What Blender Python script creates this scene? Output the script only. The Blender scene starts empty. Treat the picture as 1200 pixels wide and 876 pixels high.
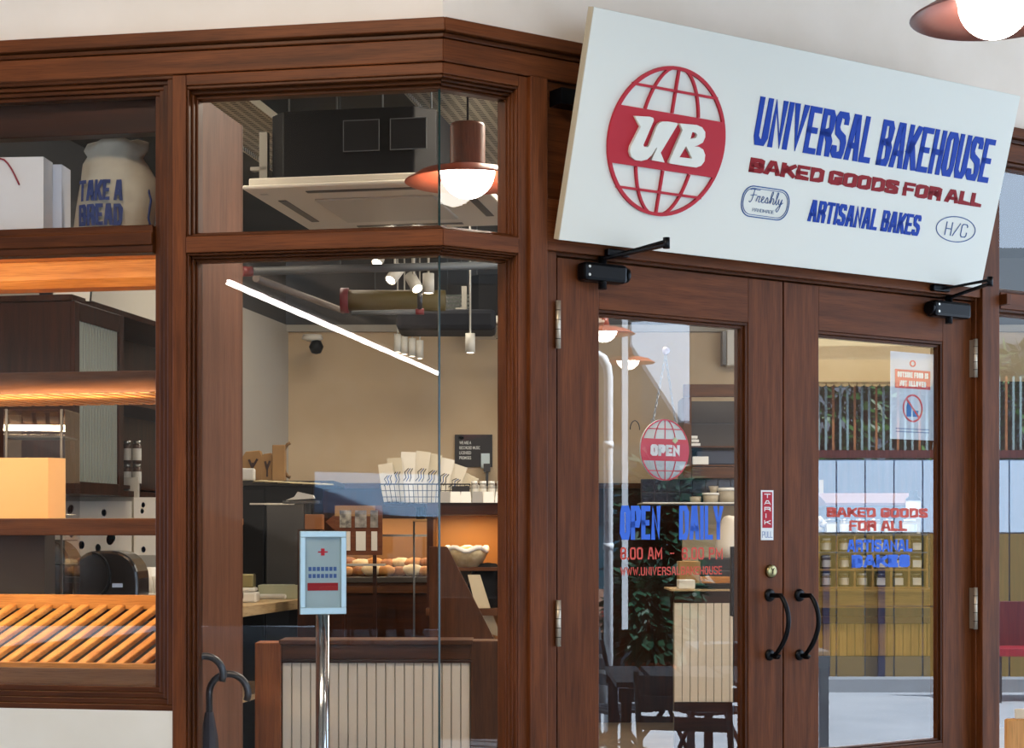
import bpy, bmesh, math, random
from mathutils import Vector, Matrix
S = bpy.context.scene
COL = S.collection
PI = math.pi
random.seed(7)
EYE = 1.45
FOC = 2000.0        # focal length in pixels of the 1200 x 876 frame

# ------------------------------------------------------------------ camera, world, light, exposure
cam_d = bpy.data.cameras.new('camera'); cam = bpy.data.objects.new('camera', cam_d); COL.objects.link(cam)
cam.location = (0, 0, EYE); cam.rotation_euler = (PI/2, 0, 0)
cam_d.sensor_width = 36; cam_d.lens = 36*FOC/1200; cam_d.shift_y = (626-438)/1200
cam_d.clip_start = .05; cam_d.clip_end = 200
S.camera = cam
S.view_settings.view_transform = 'Standard'; S.view_settings.look = 'None'
S.view_settings.gamma = 1; S.view_settings.exposure = 0
try: S.view_settings.use_curve_mapping = False
except Exception: pass
w = bpy.data.worlds.new('world'); S.world = w; w.use_nodes = True
nt = w.node_tree; bg = nt.nodes['Background']
bg.inputs['Color'].default_value = (.62, .78, 1, 1); bg.inputs['Strength'].default_value = 4.7

def light(name, kind, loc, energy, color=(1, 1, 1), size=1, size_y=None, target=None, angle=None, blend=.4):
    d = bpy.data.lights.new(name, kind); o = bpy.data.objects.new(name, d); COL.objects.link(o)
    o.location = loc; d.energy = energy; d.color = color
    if kind == 'AREA':
        d.size = size
        if size_y: d.shape = 'RECTANGLE'; d.size_y = size_y
    elif kind == 'SUN': d.angle = size
    elif kind == 'SPOT': d.shadow_soft_size = size; d.spot_size = angle or 1.2; d.spot_blend = blend
    else: d.shadow_soft_size = size
    if target is not None:
        o.rotation_euler = (Vector(target)-Vector(loc)).to_track_quat('-Z', 'Y').to_euler()
    return o
SUN = light('sun', 'SUN', (-.3, 9, 10), 32.0, (.93, .97, 1), .02, target=(0, 0, 0))
# added area fills without seen fixtures, hidden up by the ceilings
light('shop_front_fill', 'AREA', (.45, 6.9, 3.5), 85, (1, .88, .72), .8, .7, target=(.2, 7.1, 0))
light('shop_middle_fill', 'AREA', (-.95, 10.3, 3.5), 48, (1, .88, .72), .8, 1.6, target=(-.8, 10.6, 0))
light('back_counter_fill', 'AREA', (2.3, 9.6, 3.5), 110, (1, .90, .76), 2.2, 1.6, target=(2.3, 10.0, 0))
light('kitchen_fill', 'AREA', (-1.9, 6.9, 3.45), 30, (1, .86, .68), .8, .6, target=(-1.9, 7.6, 0))
light('walkway_fill', 'AREA', (-1.2, 3.35, 3.58), 72, (1, .82, .62), 2.2, .8, target=(-1.2, 3.35, 0))  # added warm fill for the left front, no lamp seen here

# ------------------------------------------------------------------ frames
class Frame:
    """local x runs along a wall, y goes into it, z up"""
    def __init__(s, M): s.M = M; s.I = M.inverted()
    def uz(s, px, py, y=0.0):
        o = s.I @ Vector((0, 0, EYE)); d = s.I.to_3x3() @ Vector(((px-600)/FOC, 1, (626-py)/FOC))
        t = (y-o.y)/d.y; p = o+d*t
        return p.x, p.z
    def u(s, px, y=0.0): return s.uz(px, 600, y)[0]
    def z(s, px, py, y=0.0): return s.uz(px, py, y)[1]
    def at(s, px, py, y=0.0):
        a, b = s.uz(px, py, y); return s.M @ Vector((a, y, b))
ALPHA, BETA = math.radians(10), math.radians(33.26)
EX, EY = -.208, 5.135            # the corner where the two shop fronts meet
FA = Frame(Matrix.Translation((EX, EY, 0)) @ Matrix.Rotation(-ALPHA, 4, 'Z'))
FB = Frame(Matrix.Translation((EX, EY, 0)) @ Matrix.Rotation(BETA, 4, 'Z'))
FW = Frame(Matrix.Identity(4))
MT = math.tan((ALPHA+BETA)/2)
def P(px, py, Z): return Vector(((px-600)/FOC*Z, Z, EYE+(626-py)/FOC*Z))
def HT(py, Z): return EYE+(626-py)/FOC*Z
def XX(px, Z): return (px-600)/FOC*Z
nB = Vector((math.sin(BETA), -math.cos(BETA), 0)); nA = Vector((-math.sin(ALPHA), -math.cos(ALPHA), 0))
def mirror(p, n=nB):
    p = Vector(p); d = (p-Vector((EX, EY, 0))).dot(n); return p-2*d*n
def mirM(n=nB):                                  # rigid frame for things seen reflected
    return n

# ------------------------------------------------------------------ mesh building
class MB:
    def __init__(s): s.bm = bmesh.new()
    def _x(s, vs, X):
        if X is not None: bmesh.ops.transform(s.bm, matrix=X, verts=vs)
    def box(s, x0, x1, y0, y1, z0, z1, X=None, ma=0, mb=0):
        """ma / mb : mitre factors, shift of the two x-ends with y"""
        c = []
        for z in (z0, z1):
            c += [(x0+ma*y0, y0, z), (x1+mb*y0, y0, z), (x1+mb*y1, y1, z), (x0+ma*y1, y1, z)]
        v = [s.bm.verts.new(p) for p in c]
        for f in ((3, 2, 1, 0), (4, 5, 6, 7), (0, 1, 5, 4), (1, 2, 6, 5), (2, 3, 7, 6), (3, 0, 4, 7)):
            s.bm.faces.new([v[i] for i in f])
        s._x(v, X); return s
    def cbox(s, c, d, rz=0, rx=0, ry=0):
        X = Matrix.Translation(c) @ Matrix.Rotation(rz, 4, 'Z') @ Matrix.Rotation(ry, 4, 'Y') @ Matrix.Rotation(rx, 4, 'X')
        return s.box(-d[0]/2, d[0]/2, -d[1]/2, d[1]/2, -d[2]/2, d[2]/2, X)
    def prism(s, pts, a, b, axis='y', X=None, smooth=False):
        f = {'y': lambda p, t: (p[0], t, p[1]), 'x': lambda p, t: (t, p[0], p[1]), 'z': lambda p, t: (p[0], p[1], t)}[axis]
        v0 = [s.bm.verts.new(f(p, a)) for p in pts]; v1 = [s.bm.verts.new(f(p, b)) for p in pts]
        n = len(pts)
        s.bm.faces.new(v0); s.bm.faces.new(v1[::-1])
        for i in range(n):
            g = s.bm.faces.new((v0[i], v1[i], v1[(i+1) % n], v0[(i+1) % n])); g.smooth = smooth
        s._x(v0+v1, X); return s
    def tube(s, pts, r, seg=10, caps=True, closed=False):
        pts = [Vector(p) for p in pts]; n = len(pts)
        rr = r if isinstance(r, (list, tuple)) else [r]*n
        rings = []; up = None
        for i, p in enumerate(pts):
            if closed: t = pts[(i+1) % n]-pts[i-1]
            else: t = pts[min(i+1, n-1)]-pts[max(i-1, 0)]
            t.normalize()
            if up is None: up = Vector((0, 0, 1)) if abs(t.z) < .9 else Vector((1, 0, 0))
            a = t.cross(up)
            if a.length < 1e-5: a = t.cross(Vector((0, 1, 0)))
            a.normalize(); b = a.cross(t).normalized(); up = b
            rings.append([s.bm.verts.new(p+(a*math.cos(2*PI*k/seg)+b*math.sin(2*PI*k/seg))*rr[i]) for k in range(seg)])
        for i in range(n if closed else n-1):
            A, B = rings[i], rings[(i+1) % n]
            for k in range(seg):
                f = s.bm.faces.new((A[k], A[(k+1) % seg], B[(k+1) % seg], B[k])); f.smooth = seg > 5
        if caps and not closed:
            s.bm.faces.new(rings[0][::-1]); s.bm.faces.new(rings[-1])
        return s
    def lathe(s, prof, c=(0, 0, 0), seg=24, X=None, smooth=True):
        rings = []; c = Vector(c); vs = []
        for r, z in prof:
            if r < 1e-6: g = [s.bm.verts.new(c+Vector((0, 0, z)))]
            else: g = [s.bm.verts.new(c+Vector((r*math.cos(2*PI*k/seg), r*math.sin(2*PI*k/seg), z))) for k in range(seg)]
            rings.append(g); vs += g
        for A, B in zip(rings, rings[1:]):
            for k in range(seg):
                k2 = (k+1) % seg
                q = [A[k % len(A)], A[k2 % len(A)], B[k2 % len(B)], B[k % len(B)]]
                u = []
                for v in q:
                    if v not in u: u.append(v)
                if len(u) > 2:
                    f = s.bm.faces.new(u); f.smooth = smooth
        s._x(vs, X); return s
    def quad(s, *p):
        s.bm.faces.new([s.bm.verts.new(q) for q in p]); return s
    def sheet(s, pts, th=.001):
        """thin solid sheet from a polygon in 3D"""
        pts = [Vector(p) for p in pts]; n = (pts[1]-pts[0]).cross(pts[2]-pts[0]).normalized()*th
        a = [s.bm.verts.new(p) for p in pts]; b = [s.bm.verts.new(p+n) for p in pts]; k = len(pts)
        s.bm.faces.new(a[::-1]); s.bm.faces.new(b)
        for i in range(k): s.bm.faces.new((a[i], a[(i+1) % k], b[(i+1) % k], b[i]))
        return s
    def mesh(s, name, m):
        bmesh.ops.recalc_face_normals(s.bm, faces=s.bm.faces)
        me = bpy.data.meshes.new(name); s.bm.to_mesh(me); s.bm.free()
        if m: me.materials.append(m)
        return me

def put(name, data, parent=None, W=None, label=None, cat=None, group=None, kind=None, bevel=0):
    o = bpy.data.objects.new(name, data); COL.objects.link(o)
    M = W if W is not None else Matrix.Identity(4)
    if parent is not None:
        o.parent = parent; o.matrix_local = M
    else: o.matrix_world = M
    if label: o['label'] = label
    if cat: o['category'] = cat
    if group: o['group'] = group
    if kind: o['kind'] = kind
    if bevel:
        b = o.modifiers.new('bevel', 'BEVEL'); b.width = bevel; b.segments = 2; b.limit_method = 'ANGLE'; b.angle_limit = .7
        b.harden_normals = False
    return o
def part(name, mb, mat, parent=None, W=None, label=None, bevel=0, kind=None):
    return put(name, mb.mesh(name, mat) if isinstance(mb, MB) else mb, parent, W, label, bevel=bevel, kind=kind)
def one(name, mb, mat, label, cat, W=None, group=None, bevel=0, kind=None):
    return put(name, mb.mesh(name, mat) if isinstance(mb, MB) else mb, None, W, label, cat, group, kind, bevel)
def empty(name, W, label=None, cat=None, group=None, kind=None):
    o = put(name, None, None, W, label, cat, group, kind); o.empty_display_size = .05; return o
def T(x, y, z, rz=0): return Matrix.Translation((x, y, z)) @ Matrix.Rotation(rz, 4, 'Z')
def tree(o, parent=None):
    c = o.copy(); COL.objects.link(c); c.parent = parent
    for k in list(o.children): tree(k, c)
    return c
def again(o, W, label=None, group=None):
    c = tree(o); c.matrix_world = W
    if label: c['label'] = label
    if group: c['group'] = group
    return c

# ------------------------------------------------------------------ materials
MATS = {}
def lin(c):
    if isinstance(c, str):
        c = [int(c[i:i+2], 16)/255 for i in (0, 2, 4)]
        c = [x/12.92 if x <= .04045 else ((x+.055)/1.055)**2.4 for x in c]
    return (*c[:3], 1)
def mat(name, col, rough=.5, metal=0, col2=None, scale=8, stretch=None, bump=0, bscale=None, emis=0, spec=.5, detail=4, lo=.35, hi=.65, coat=0):
    if name in MATS: return MATS[name]
    m = bpy.data.materials.new(name); m.use_nodes = True; MATS[name] = m
    t = m.node_tree; b = t.nodes['Principled BSDF']
    b.inputs['Base Color'].default_value = lin(col); b.inputs['Roughness'].default_value = rough
    b.inputs['Metallic'].default_value = metal; b.inputs['Specular IOR Level'].default_value = spec
    b.inputs['Coat Weight'].default_value = coat; b.inputs['Coat Roughness'].default_value = .15
    if emis: b.inputs['Emission Color'].default_value = lin(col); b.inputs['Emission Strength'].default_value = emis
    if col2 or bump:
        tc = t.nodes.new('ShaderNodeTexCoord'); mp = t.nodes.new('ShaderNodeMapping')
        t.links.new(tc.outputs['Object'], mp.inputs[0]); mp.inputs['Scale'].default_value = stretch or (1, 1, 1)
        n = t.nodes.new('ShaderNodeTexNoise'); n.inputs['Scale'].default_value = scale; n.inputs['Detail'].default_value = detail
        t.links.new(mp.outputs[0], n.inputs[0])
        if col2:
            r = t.nodes.new('ShaderNodeValToRGB'); r.color_ramp.elements[0].position = lo; r.color_ramp.elements[1].position = hi
            r.color_ramp.elements[0].color = lin(col); r.color_ramp.elements[1].color = lin(col2)
            t.links.new(n.outputs[0], r.inputs[0]); t.links.new(r.outputs[0], b.inputs['Base Color'])
        if bump:
            n2 = n
            if bscale:
                n2 = t.nodes.new('ShaderNodeTexNoise'); n2.inputs['Scale'].default_value = bscale; t.links.new(mp.outputs[0], n2.inputs[0])
            bp = t.nodes.new('ShaderNodeBump'); bp.inputs['Strength'].default_value = bump; bp.inputs['Distance'].default_value = .004
            t.links.new(n2.outputs[0], bp.inputs['Height']); t.links.new(bp.outputs[0], b.inputs['Normal'])
    return m
def wood(name, c1, c2, axis='z', rough=.42, scale=5, coat=.0, bump=.12, spec=.2):
    st = {'z': (7, 7, .55), 'x': (.55, 7, 7), 'y': (7, .55, 7)}[axis]
    m = mat(name, c1, rough, col2=c2, scale=scale, stretch=st, bump=bump, detail=8, lo=.3, hi=.72, coat=coat, spec=spec)
    t = m.node_tree
    # dark pores along the grain
    tc = [n for n in t.nodes if n.type == 'TEX_COORD'][0]; b = t.nodes['Principled BSDF']
    mp = t.nodes.new('ShaderNodeMapping'); mp.inputs['Scale'].default_value = [s*(7 if s > 1 else 2.5) for s in st]
    t.links.new(tc.outputs['Object'], mp.inputs[0])
    n = t.nodes.new('ShaderNodeTexNoise'); n.inputs['Scale'].default_value = 8; n.inputs['Detail'].default_value = 3; t.links.new(mp.outputs[0], n.inputs[0])
    r = t.nodes.new('ShaderNodeValToRGB'); r.color_ramp.elements[0].position = .36; r.color_ramp.elements[1].position = .5
    r.color_ramp.elements[0].color = (.72, .68, .66, 1); r.color_ramp.elements[1].color = (1, 1, 1, 1)
    t.links.new(n.outputs[0], r.inputs[0])
    mx = t.nodes.new('ShaderNodeMix'); mx.data_type = 'RGBA'; mx.blend_type = 'MULTIPLY'; mx.inputs[0].default_value = 1
    src = b.inputs['Base Color'].links[0].from_socket
    t.links.new(src, mx.inputs[6]); t.links.new(r.outputs[0], mx.inputs[7]); t.links.new(mx.outputs[2], b.inputs['Base Color'])
    return m
def glass(name, f0=.12, tint=(1, 1, 1), rough=0.0):
    m = bpy.data.materials.new(name); m.use_nodes = True; t = m.node_tree; t.nodes.clear(); N = t.nodes.new; L = t.links.new
    out = N('ShaderNodeOutputMaterial'); mx = N('ShaderNodeMixShader'); tr = N('ShaderNodeBsdfTransparent'); gl = N('ShaderNodeBsdfGlossy')
    tr.inputs[0].default_value = (*tint, 1); gl.inputs['Roughness'].default_value = rough
    lw = N('ShaderNodeLayerWeight'); lw.inputs[0].default_value = .5
    pw = N('ShaderNodeMath'); pw.operation = 'POWER'; pw.inputs[1].default_value = 5; L(lw.outputs['Facing'], pw.inputs[0])
    ma = N('ShaderNodeMath'); ma.operation = 'MULTIPLY_ADD'; ma.inputs[1].default_value = 1-f0; ma.inputs[2].default_value = f0; L(pw.outputs[0], ma.inputs[0])
    ge = N('ShaderNodeNewGeometry'); iv = N('ShaderNodeMath'); iv.operation = 'SUBTRACT'; iv.inputs[0].default_value = 1; L(ge.outputs['Backfacing'], iv.inputs[1])
    mu = N('ShaderNodeMath'); mu.operation = 'MULTIPLY'; L(ma.outputs[0], mu.inputs[0]); L(iv.outputs[0], mu.inputs[1])
    L(mu.outputs[0], mx.inputs[0]); L(tr.outputs[0], mx.inputs[1]); L(gl.outputs[0], mx.inputs[2]); L(mx.outputs[0], out.inputs[0])
    MATS[name] = m; return m

WV = wood('mahogany_upright', '50280e', '743e1c', 'z')
WH = wood('mahogany_level', '50280e', '743e1c', 'x')
WD = wood('mahogany_moulding', '381905', '592d0f', 'z', rough=.35)
WDH = wood('mahogany_moulding_level', '381905', '592d0f', 'x', rough=.35)
GL = glass('shop_glass', .15)
GLA = glass('bay_glass', .045)
PLAS = mat('outer_plaster', 'efe2d3', .85, col2='e8dac9', scale=3, bump=.05, bscale=60)
STUC = mat('cream_stucco', 'e2ddd2', .85, col2='dbd5c8', scale=3, bump=.06, bscale=50)
SIGNW = mat('sign_paint', 'dcdcd1', .45)
RED = mat('sign_red', 'b3202f', .5, spec=.25)
DRED = mat('deep_red', '8a0d17', .5, spec=.2)
BLUE = mat('sign_blue', '083a9e', .5, spec=.2)
NAVY = mat('ink_navy', '1e4a86', .5)
BLK = mat('black_metal', '0a0c10', .35, metal=.6)
SCREW = mat('bright_screw', 'c8c8c0', .3, metal=1)
STEEL = mat('brushed_steel', 'b5b4ae', .28, metal=1)
BRASS = mat('brass_lock', 'a0966c', .32, metal=1)
WHITE = mat('white_print', 'e6e6e2', .5)
EDGE = mat('glass_edge', '0d2a28', .15)
GLOBE = mat('lamp_globe', (1, .92, .82), .4, emis=24)
LED = mat('led_diffuser', (1, .93, .88), .4, emis=9)
TERRA = mat('terracotta_shade', 'b4593c', .38, coat=.3)
MAUVE = mat('mauve_shade', '74473f', .28, coat=.5)

# ------------------------------------------------------------------ lettering
G = {
 'A': [[(0, 0), (.34, 1), (.66, 1), (1, 0)], [(.18, .3), (.82, .3)]],
 'B': [[(0, 0), (0, 1), (.8, 1), (.97, .88), (.97, .64), (.8, .52), (.1, .52)], [(.8, .52), (1, .4), (1, .12), (.82, 0), (0, 0)]],
 'C': [[(1, .8), (1, .88), (.8, 1), (.2, 1), (0, .86), (0, .14), (.2, 0), (.8, 0), (1, .14), (1, .34)]],
 'D': [[(0, 0), (0, 1), (.72, 1), (1, .84), (1, .16), (.72, 0), (0, 0)]],
 'E': [[(1, 1), (0, 1), (0, 0), (1, 0)], [(0, .5), (.82, .5)]],
 'F': [[(1, 1), (0, 1), (0, 0)], [(0, .5), (.82, .5)]],
 'G': [[(1, .87), (1, .9), (.8, 1), (.2, 1), (0, .86), (0, .14), (.2, 0), (.8, 0), (1, .14), (1, .42), (.6, .42)]],
 'H': [[(0, 0), (0, 1)], [(1, 0), (1, 1)], [(0, .5), (1, .5)]],
 'I': [[(.5, 0), (.5, 1)]],
 'J': [[(1, 1), (1, .14), (.8, 0), (.2, 0), (0, .14), (0, .3)]],
 'K': [[(0, 0), (0, 1)], [(1, 1), (.12, .42)], [(.38, .56), (1, 0)]],
 'L': [[(0, 1), (0, 0), (1, 0)]],
 'M': [[(0, 0), (0, 1), (.5, .25), (1, 1), (1, 0)]],
 'N': [[(0, 0), (0, 1), (1, 0), (1, 1)]],
 'O': [[(.2, 0), (0, .14), (0, .86), (.2, 1), (.8, 1), (1, .86), (1, .14), (.8, 0), (.2, 0)]],
 'P': [[(0, 0), (0, 1), (.8, 1), (1, .88), (1, .56), (.8, .44), (0, .44)]],
 'R': [[(0, 0), (0, 1), (.8, 1), (1, .88), (1, .62), (.8, .5), (0, .5)], [(.6, .5), (1, .3), (1, 0)]],
 'S': [[(1, .84), (1, .92), (.85, 1), (.15, 1), (0, .9), (0, .68), (.15, .56), (.85, .44), (1, .32), (1, .1), (.85, 0), (.15, 0), (0, .08), (0, .16)]],
 'T': [[(0, 1), (1, 1)], [(.5, 0), (.5, 1)]],
 'U': [[(0, 1), (0, .14), (.2, 0), (.8, 0), (1, .14), (1, 1)]],
 'V': [[(0, 1), (.5, 0), (1, 1)]],
 'W': [[(0, 1), (.25, 0), (.5, .8), (.75, 0), (1, 1)]],
 'Y': [[(0, 1), (.5, .45), (1, 1)], [(.5, .45), (.5, 0)]],
 '0': [[(.2, 0), (0, .14), (0, .86), (.2, 1), (.8, 1), (1, .86), (1, .14), (.8, 0), (.2, 0)]],
 '6': [[(1, .78), (.8, 1), (.2, 1), (0, .86), (0, .14), (.2, 0), (.8, 0), (1, .14), (1, .42), (.8, .55), (0, .5)]],
 '8': [[(.2, .52), (0, .64), (0, .88), (.2, 1), (.8, 1), (1, .88), (1, .64), (.8, .52), (.2, .52), (0, .4), (0, .12), (.2, 0), (.8, 0), (1, .12), (1, .4), (.8, .52)]],
 '-': [[(0, .5), (1, .5)]], '.': [[(.5, 0), (.5, .04)]], '/': [[(0, 0), (1, 1)]],
}
WID = {'I': .0, '.': .0, 'M': 1.35, 'W': 1.4, '-': .7, 'A': 1.08, 'V': 1.05, 'J': .8, 'L': .85, 'F': .88, 'E': .9}
def letters(mb, text, x0, x1, z0, z1, t, gap=.35, y0=-.003, y1=0.0, space=.9, tv=None, shear=0, fn=None, only=None):
    """block letters drawn with strokes of width t, fitted between x0..x1 and z0..z1 (gap in stroke widths)"""
    pitch = (x1-x0)/(len(text)-.35*text.count(' '))
    if t < 0: t = -t*pitch
    h = z1-z0; tv = tv or t
    ws = [None if c == ' ' else WID.get(c, 1.0) for c in text]
    fixed = sum(space*t*1.6 if k is None else t for k in ws)+gap*t*(len(text)-1)
    core = (x1-x0-fixed)/max(1e-6, sum(k for k in ws if k))
    x = x0; word = 0; prev = 'a'
    for c, k in zip(text, ws):
        if c == ' ':
            x += space*t*1.6+gap*t
            if prev != ' ': word += 1
            prev = c; continue
        prev = c; W_ = k*core; bx = x+t/2
        if only is not None and word != only: x += W_+t+gap*t; continue
        for line in G[c]:
            pts = [Vector((bx+(p[0]*W_ if k else 0), z0+tv/2+p[1]*(h-tv))) for p in line]
            closed = (pts[0]-pts[-1]).length < 1e-6
            if closed: pts = pts[:-1]
            n = len(pts); sd = []
            for i in range(n):
                a = pts[i-1] if (i > 0 or closed) else None; b = pts[(i+1) % n] if (i < n-1 or closed) else None
                p = pts[i].copy()
                d1 = (p-a).normalized() if a is not None else None; d2 = (b-p).normalized() if b is not None else None
                if d1 is None: p -= d2*(t*abs(d2.x)+tv*abs(d2.y))*.5; d1 = d2
                if d2 is None: p += d1*(t*abs(d1.x)+tv*abs(d1.y))*.5; d2 = d1
                m = (d1+d2)
                m = m.normalized() if m.length > 1e-4 else Vector((-d1.y, d1.x))
                nn = Vector((-m.y, m.x)); n1 = Vector((-d1.y, d1.x)); q = max(.45, nn.dot(n1))
                tt = t*abs(n1.x)+tv*abs(n1.y) if t != tv else t
                sd.append((p+nn*tt/2/q, p-nn*tt/2/q))
            for i in range(n if closed else n-1):
                A, B = sd[i], sd[(i+1) % n]
                q = [A[0], B[0], B[1], A[1]]
                q = [Vector((v.x, min(max(v.y, z0), z1))) for v in q]
                if shear: q = [Vector((v.x+shear*(v.y-z0), v.y)) for v in q]
                f3 = fn or (lambda a, y, b: (a, y, b))
                va = [mb.bm.verts.new(f3(v.x, y0, v.y)) for v in q]; vb = [mb.bm.verts.new(f3(v.x, y1, v.y)) for v in q]
                try:
                    mb.bm.faces.new(va); mb.bm.faces.new(vb[::-1])
                    for j in range(4): mb.bm.faces.new((va[j], vb[j], vb[(j+1) % 4], va[(j+1) % 4]))
                except Exception: pass
        x += W_+t+gap*t
    return mb
def flat_text(text, size, off=0, sx=1, shear=0, ext=.0005, spacing=1.0):
    """small print in the built-in font, returned as a mesh in the xz plane, left-bottom at origin"""
    c = bpy.data.curves.new('t', 'FONT'); c.body = text; c.size = size; c.offset = off; c.shear = shear; c.extrude = ext; c.space_character = spacing
    c.resolution_u = 2
    o = bpy.data.objects.new('t', c); COL.objects.link(o); bpy.context.view_layer.update()
    me = bpy.data.meshes.new_from_object(o.evaluated_get(bpy.context.evaluated_depsgraph_get())); bpy.data.objects.remove(o)
    me.transform(Matrix.Scale(sx, 4, (1, 0, 0))); me.transform(Matrix.Rotation(PI/2, 4, 'X'))
    return me
def fit_text(name, text, m, parent, x0, x1, z0, z1, y, off=0, shear=0, W=None):
    me = flat_text(text, 1, off, 1, shear, .0)
    xs = [v.co.x for v in me.vertices]; zs = [v.co.z for v in me.vertices]
    a, b, c, d = min(xs), max(xs), min(zs), max(zs)
    for v in me.vertices:
        v.co.x = x0+(v.co.x-a)/(b-a)*(x1-x0); v.co.z = z0+(v.co.z-c)/(d-c)*(z1-z0); v.co.y = y
    me.materials.append(m)
    return put(name, me, parent, W)
def shape(name, loops, y0, y1, m):
    """flat filled shape with holes, in xz, between y0 and y1"""
    c = bpy.data.curves.new(name, 'CURVE'); c.dimensions = '2D'; c.fill_mode = 'BOTH'; c.extrude = abs(y1-y0)/2
    for L in loops:
        s = c.splines.new('POLY'); s.points.add(len(L)-1); s.use_cyclic_u = True
        for p, q in zip(s.points, L): p.co = (q[0], q[1], 0, 1)
    o = bpy.data.objects.new(name, c); COL.objects.link(o); bpy.context.view_layer.update()
    me = bpy.data.meshes.new_from_object(o.evaluated_get(bpy.context.evaluated_depsgraph_get())); bpy.data.objects.remove(o)
    me.transform(Matrix.Rotation(PI/2, 4, 'X')); me.transform(Matrix.Translation((0, (y0+y1)/2, 0)))
    me.materials.clear(); me.materials.append(m); me.name = name
    return me
def circ(cx, cz, r, n=48, sx=1): return [(cx+r*sx*math.cos(2*PI*k/n), cz+r*math.sin(2*PI*k/n)) for k in range(n)]
# ================================================================== the shop front
def zc(py, y=0.0): return EYE+(626-py)*(EY+y*math.cos(math.radians(11.6)))/FOC
def rect_ring(mb, F, a, b):
    pass

def steps(parent, F, o_, i_, y_in, mV=WV, mH=WH, n=3, left=True, right=True, ma=0, mb_=0, bev=.0025):
    """stepped moulding round an opening: outer rect o_ at depth 0 to inner rect i_ at depth y_in; rects (u0,u1,z0,z1)"""
    base = F.M
    for k in range(n):
        f0, f1 = k/n, (k+1)/n
        q = [o_[j]+(i_[j]-o_[j])*f0 for j in range(4)]; r = [o_[j]+(i_[j]-o_[j])*f1 for j in range(4)]
        y0 = y_in*(f0+.04 if k else .0)+.003; y1 = y_in+.03
        u0, u1, z0, z1 = q; v0, v1, w0, w1 = r
        hb = MB()
        hb.box(u0, u1, y0, y1, w1, z1, ma=ma, mb=mb_); hb.box(u0, u1, y0, y1, z0, w0, ma=ma, mb=mb_)
        part('moulding', hb, mH, parent, base, bevel=bev)
        vb = MB()
        if left: vb.box(u0, v0, y0+.0005, y1, w0, w1)
        if right: vb.box(v1, u1, y0+.0005, y1, w0, w1)
        if left or right: part('moulding', vb, mV, parent, base, bevel=bev)

# ---- the timber frame round the windows and doors
trim = empty('trim_1', Matrix.Identity(4), kind='structure')
uL, uR = -3.4, 4.6                       # ends beyond the picture
UB_post = FB.u
def two(name, y0, y1, z0, z1, m=WH, a=uL, b=uR, bev=.003, label=None):
    part(name, MB().box(a, 0, y0, y1, z0, z1, mb=-MT), m, trim, FA.M, label, bev)
    part(name, MB().box(0, b, y0, y1, z0, z1, ma=MT), m, trim, FB.M, label, bev)
two('cornice', -.035, .08, zc(38.5), zc(28)+.012)
two('cornice_bead', -.016, .08, zc(45), zc(39)-.001, WDH)
two('beam', -.008, .08, zc(72), zc(45)-.001)
uA = FA.u; uB = FB.u
# bay rails
for F, a, b, ma, mb_ in ((FA, uA(218.5), 0, 0, -MT), (FB, 0, uB(607), MT, 0)):
    part('rail', MB().box(a, b, -.004, .08, zc(86), zc(72)-.002, ma=ma, mb=mb_), WH, trim, F.M, bevel=.003)
    part('rail', MB().box(a, b, -.006, .09, zc(287.5), zc(268), ma=ma, mb=mb_), WH, trim, F.M, bevel=.003)
    part('sill', MB().box(a, b, -.02, .10, .16, .24, ma=ma, mb=mb_), WH, trim, F.M, bevel=.003)
zb0 = zc(72)-.002
part('post', MB().box(uA(202), uA(218), -.002, .12, 0, zb0), WV, trim, FA.M, bevel=.003)
part('post', MB().box(uB(607)+.001, uB(621), -.001, .12, 0, zb0), WV, trim, FB.M, bevel=.003)
part('door_post', MB().box(uB(622, -.02), uB(642, -.02), -.02, .12, 0, zb0), WV, trim, FB.M, bevel=.003)
part('door_jamb', MB().box(uB(642, -.02), uB(652.5, .01), .012, .12, 0, zb0), WV, trim, FB.M, bevel=.002)
part('door_jamb', MB().box(uB(1142.8, .01), uB(1149.5, .005), .008, .12, 0, zb0), WV, trim, FB.M, bevel=.002)
part('door_post', MB().box(uB(1151.5, -.02), uB(1171.5, -.02), -.02, .12, 0, zb0), WV, trim, FB.M, bevel=.003)
zdoor = 2.327
uj0, uj1 = uB(652.5, .01), uB(1149.5, .005)
part('door_head', MB().box(uB(642, -.02)+.001, uB(1151.5, -.02)-.001, -.012, .12, zdoor+.012, 2.50), WH, trim, FB.M, bevel=.003)
part('door_stop', MB().box(uj0, uj1, .012, .12, zdoor+.003, zdoor+.0115), WDH, trim, FB.M)
part('header_panel', MB().box(uB(642, -.02)+.001, uB(1151.5, -.02)-.001, .01, .12, 2.501, zb0), WH, trim, FB.M)
# left display window frame pieces
z1t, z1b = FA.z(100, 92), FA.z(100, 831)
part('apron', MB().box(uL, uA(202)-.0005, -.001, .10, FA.z(100, 92)+.001, zb0), WH, trim, FA.M, bevel=.002)

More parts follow.
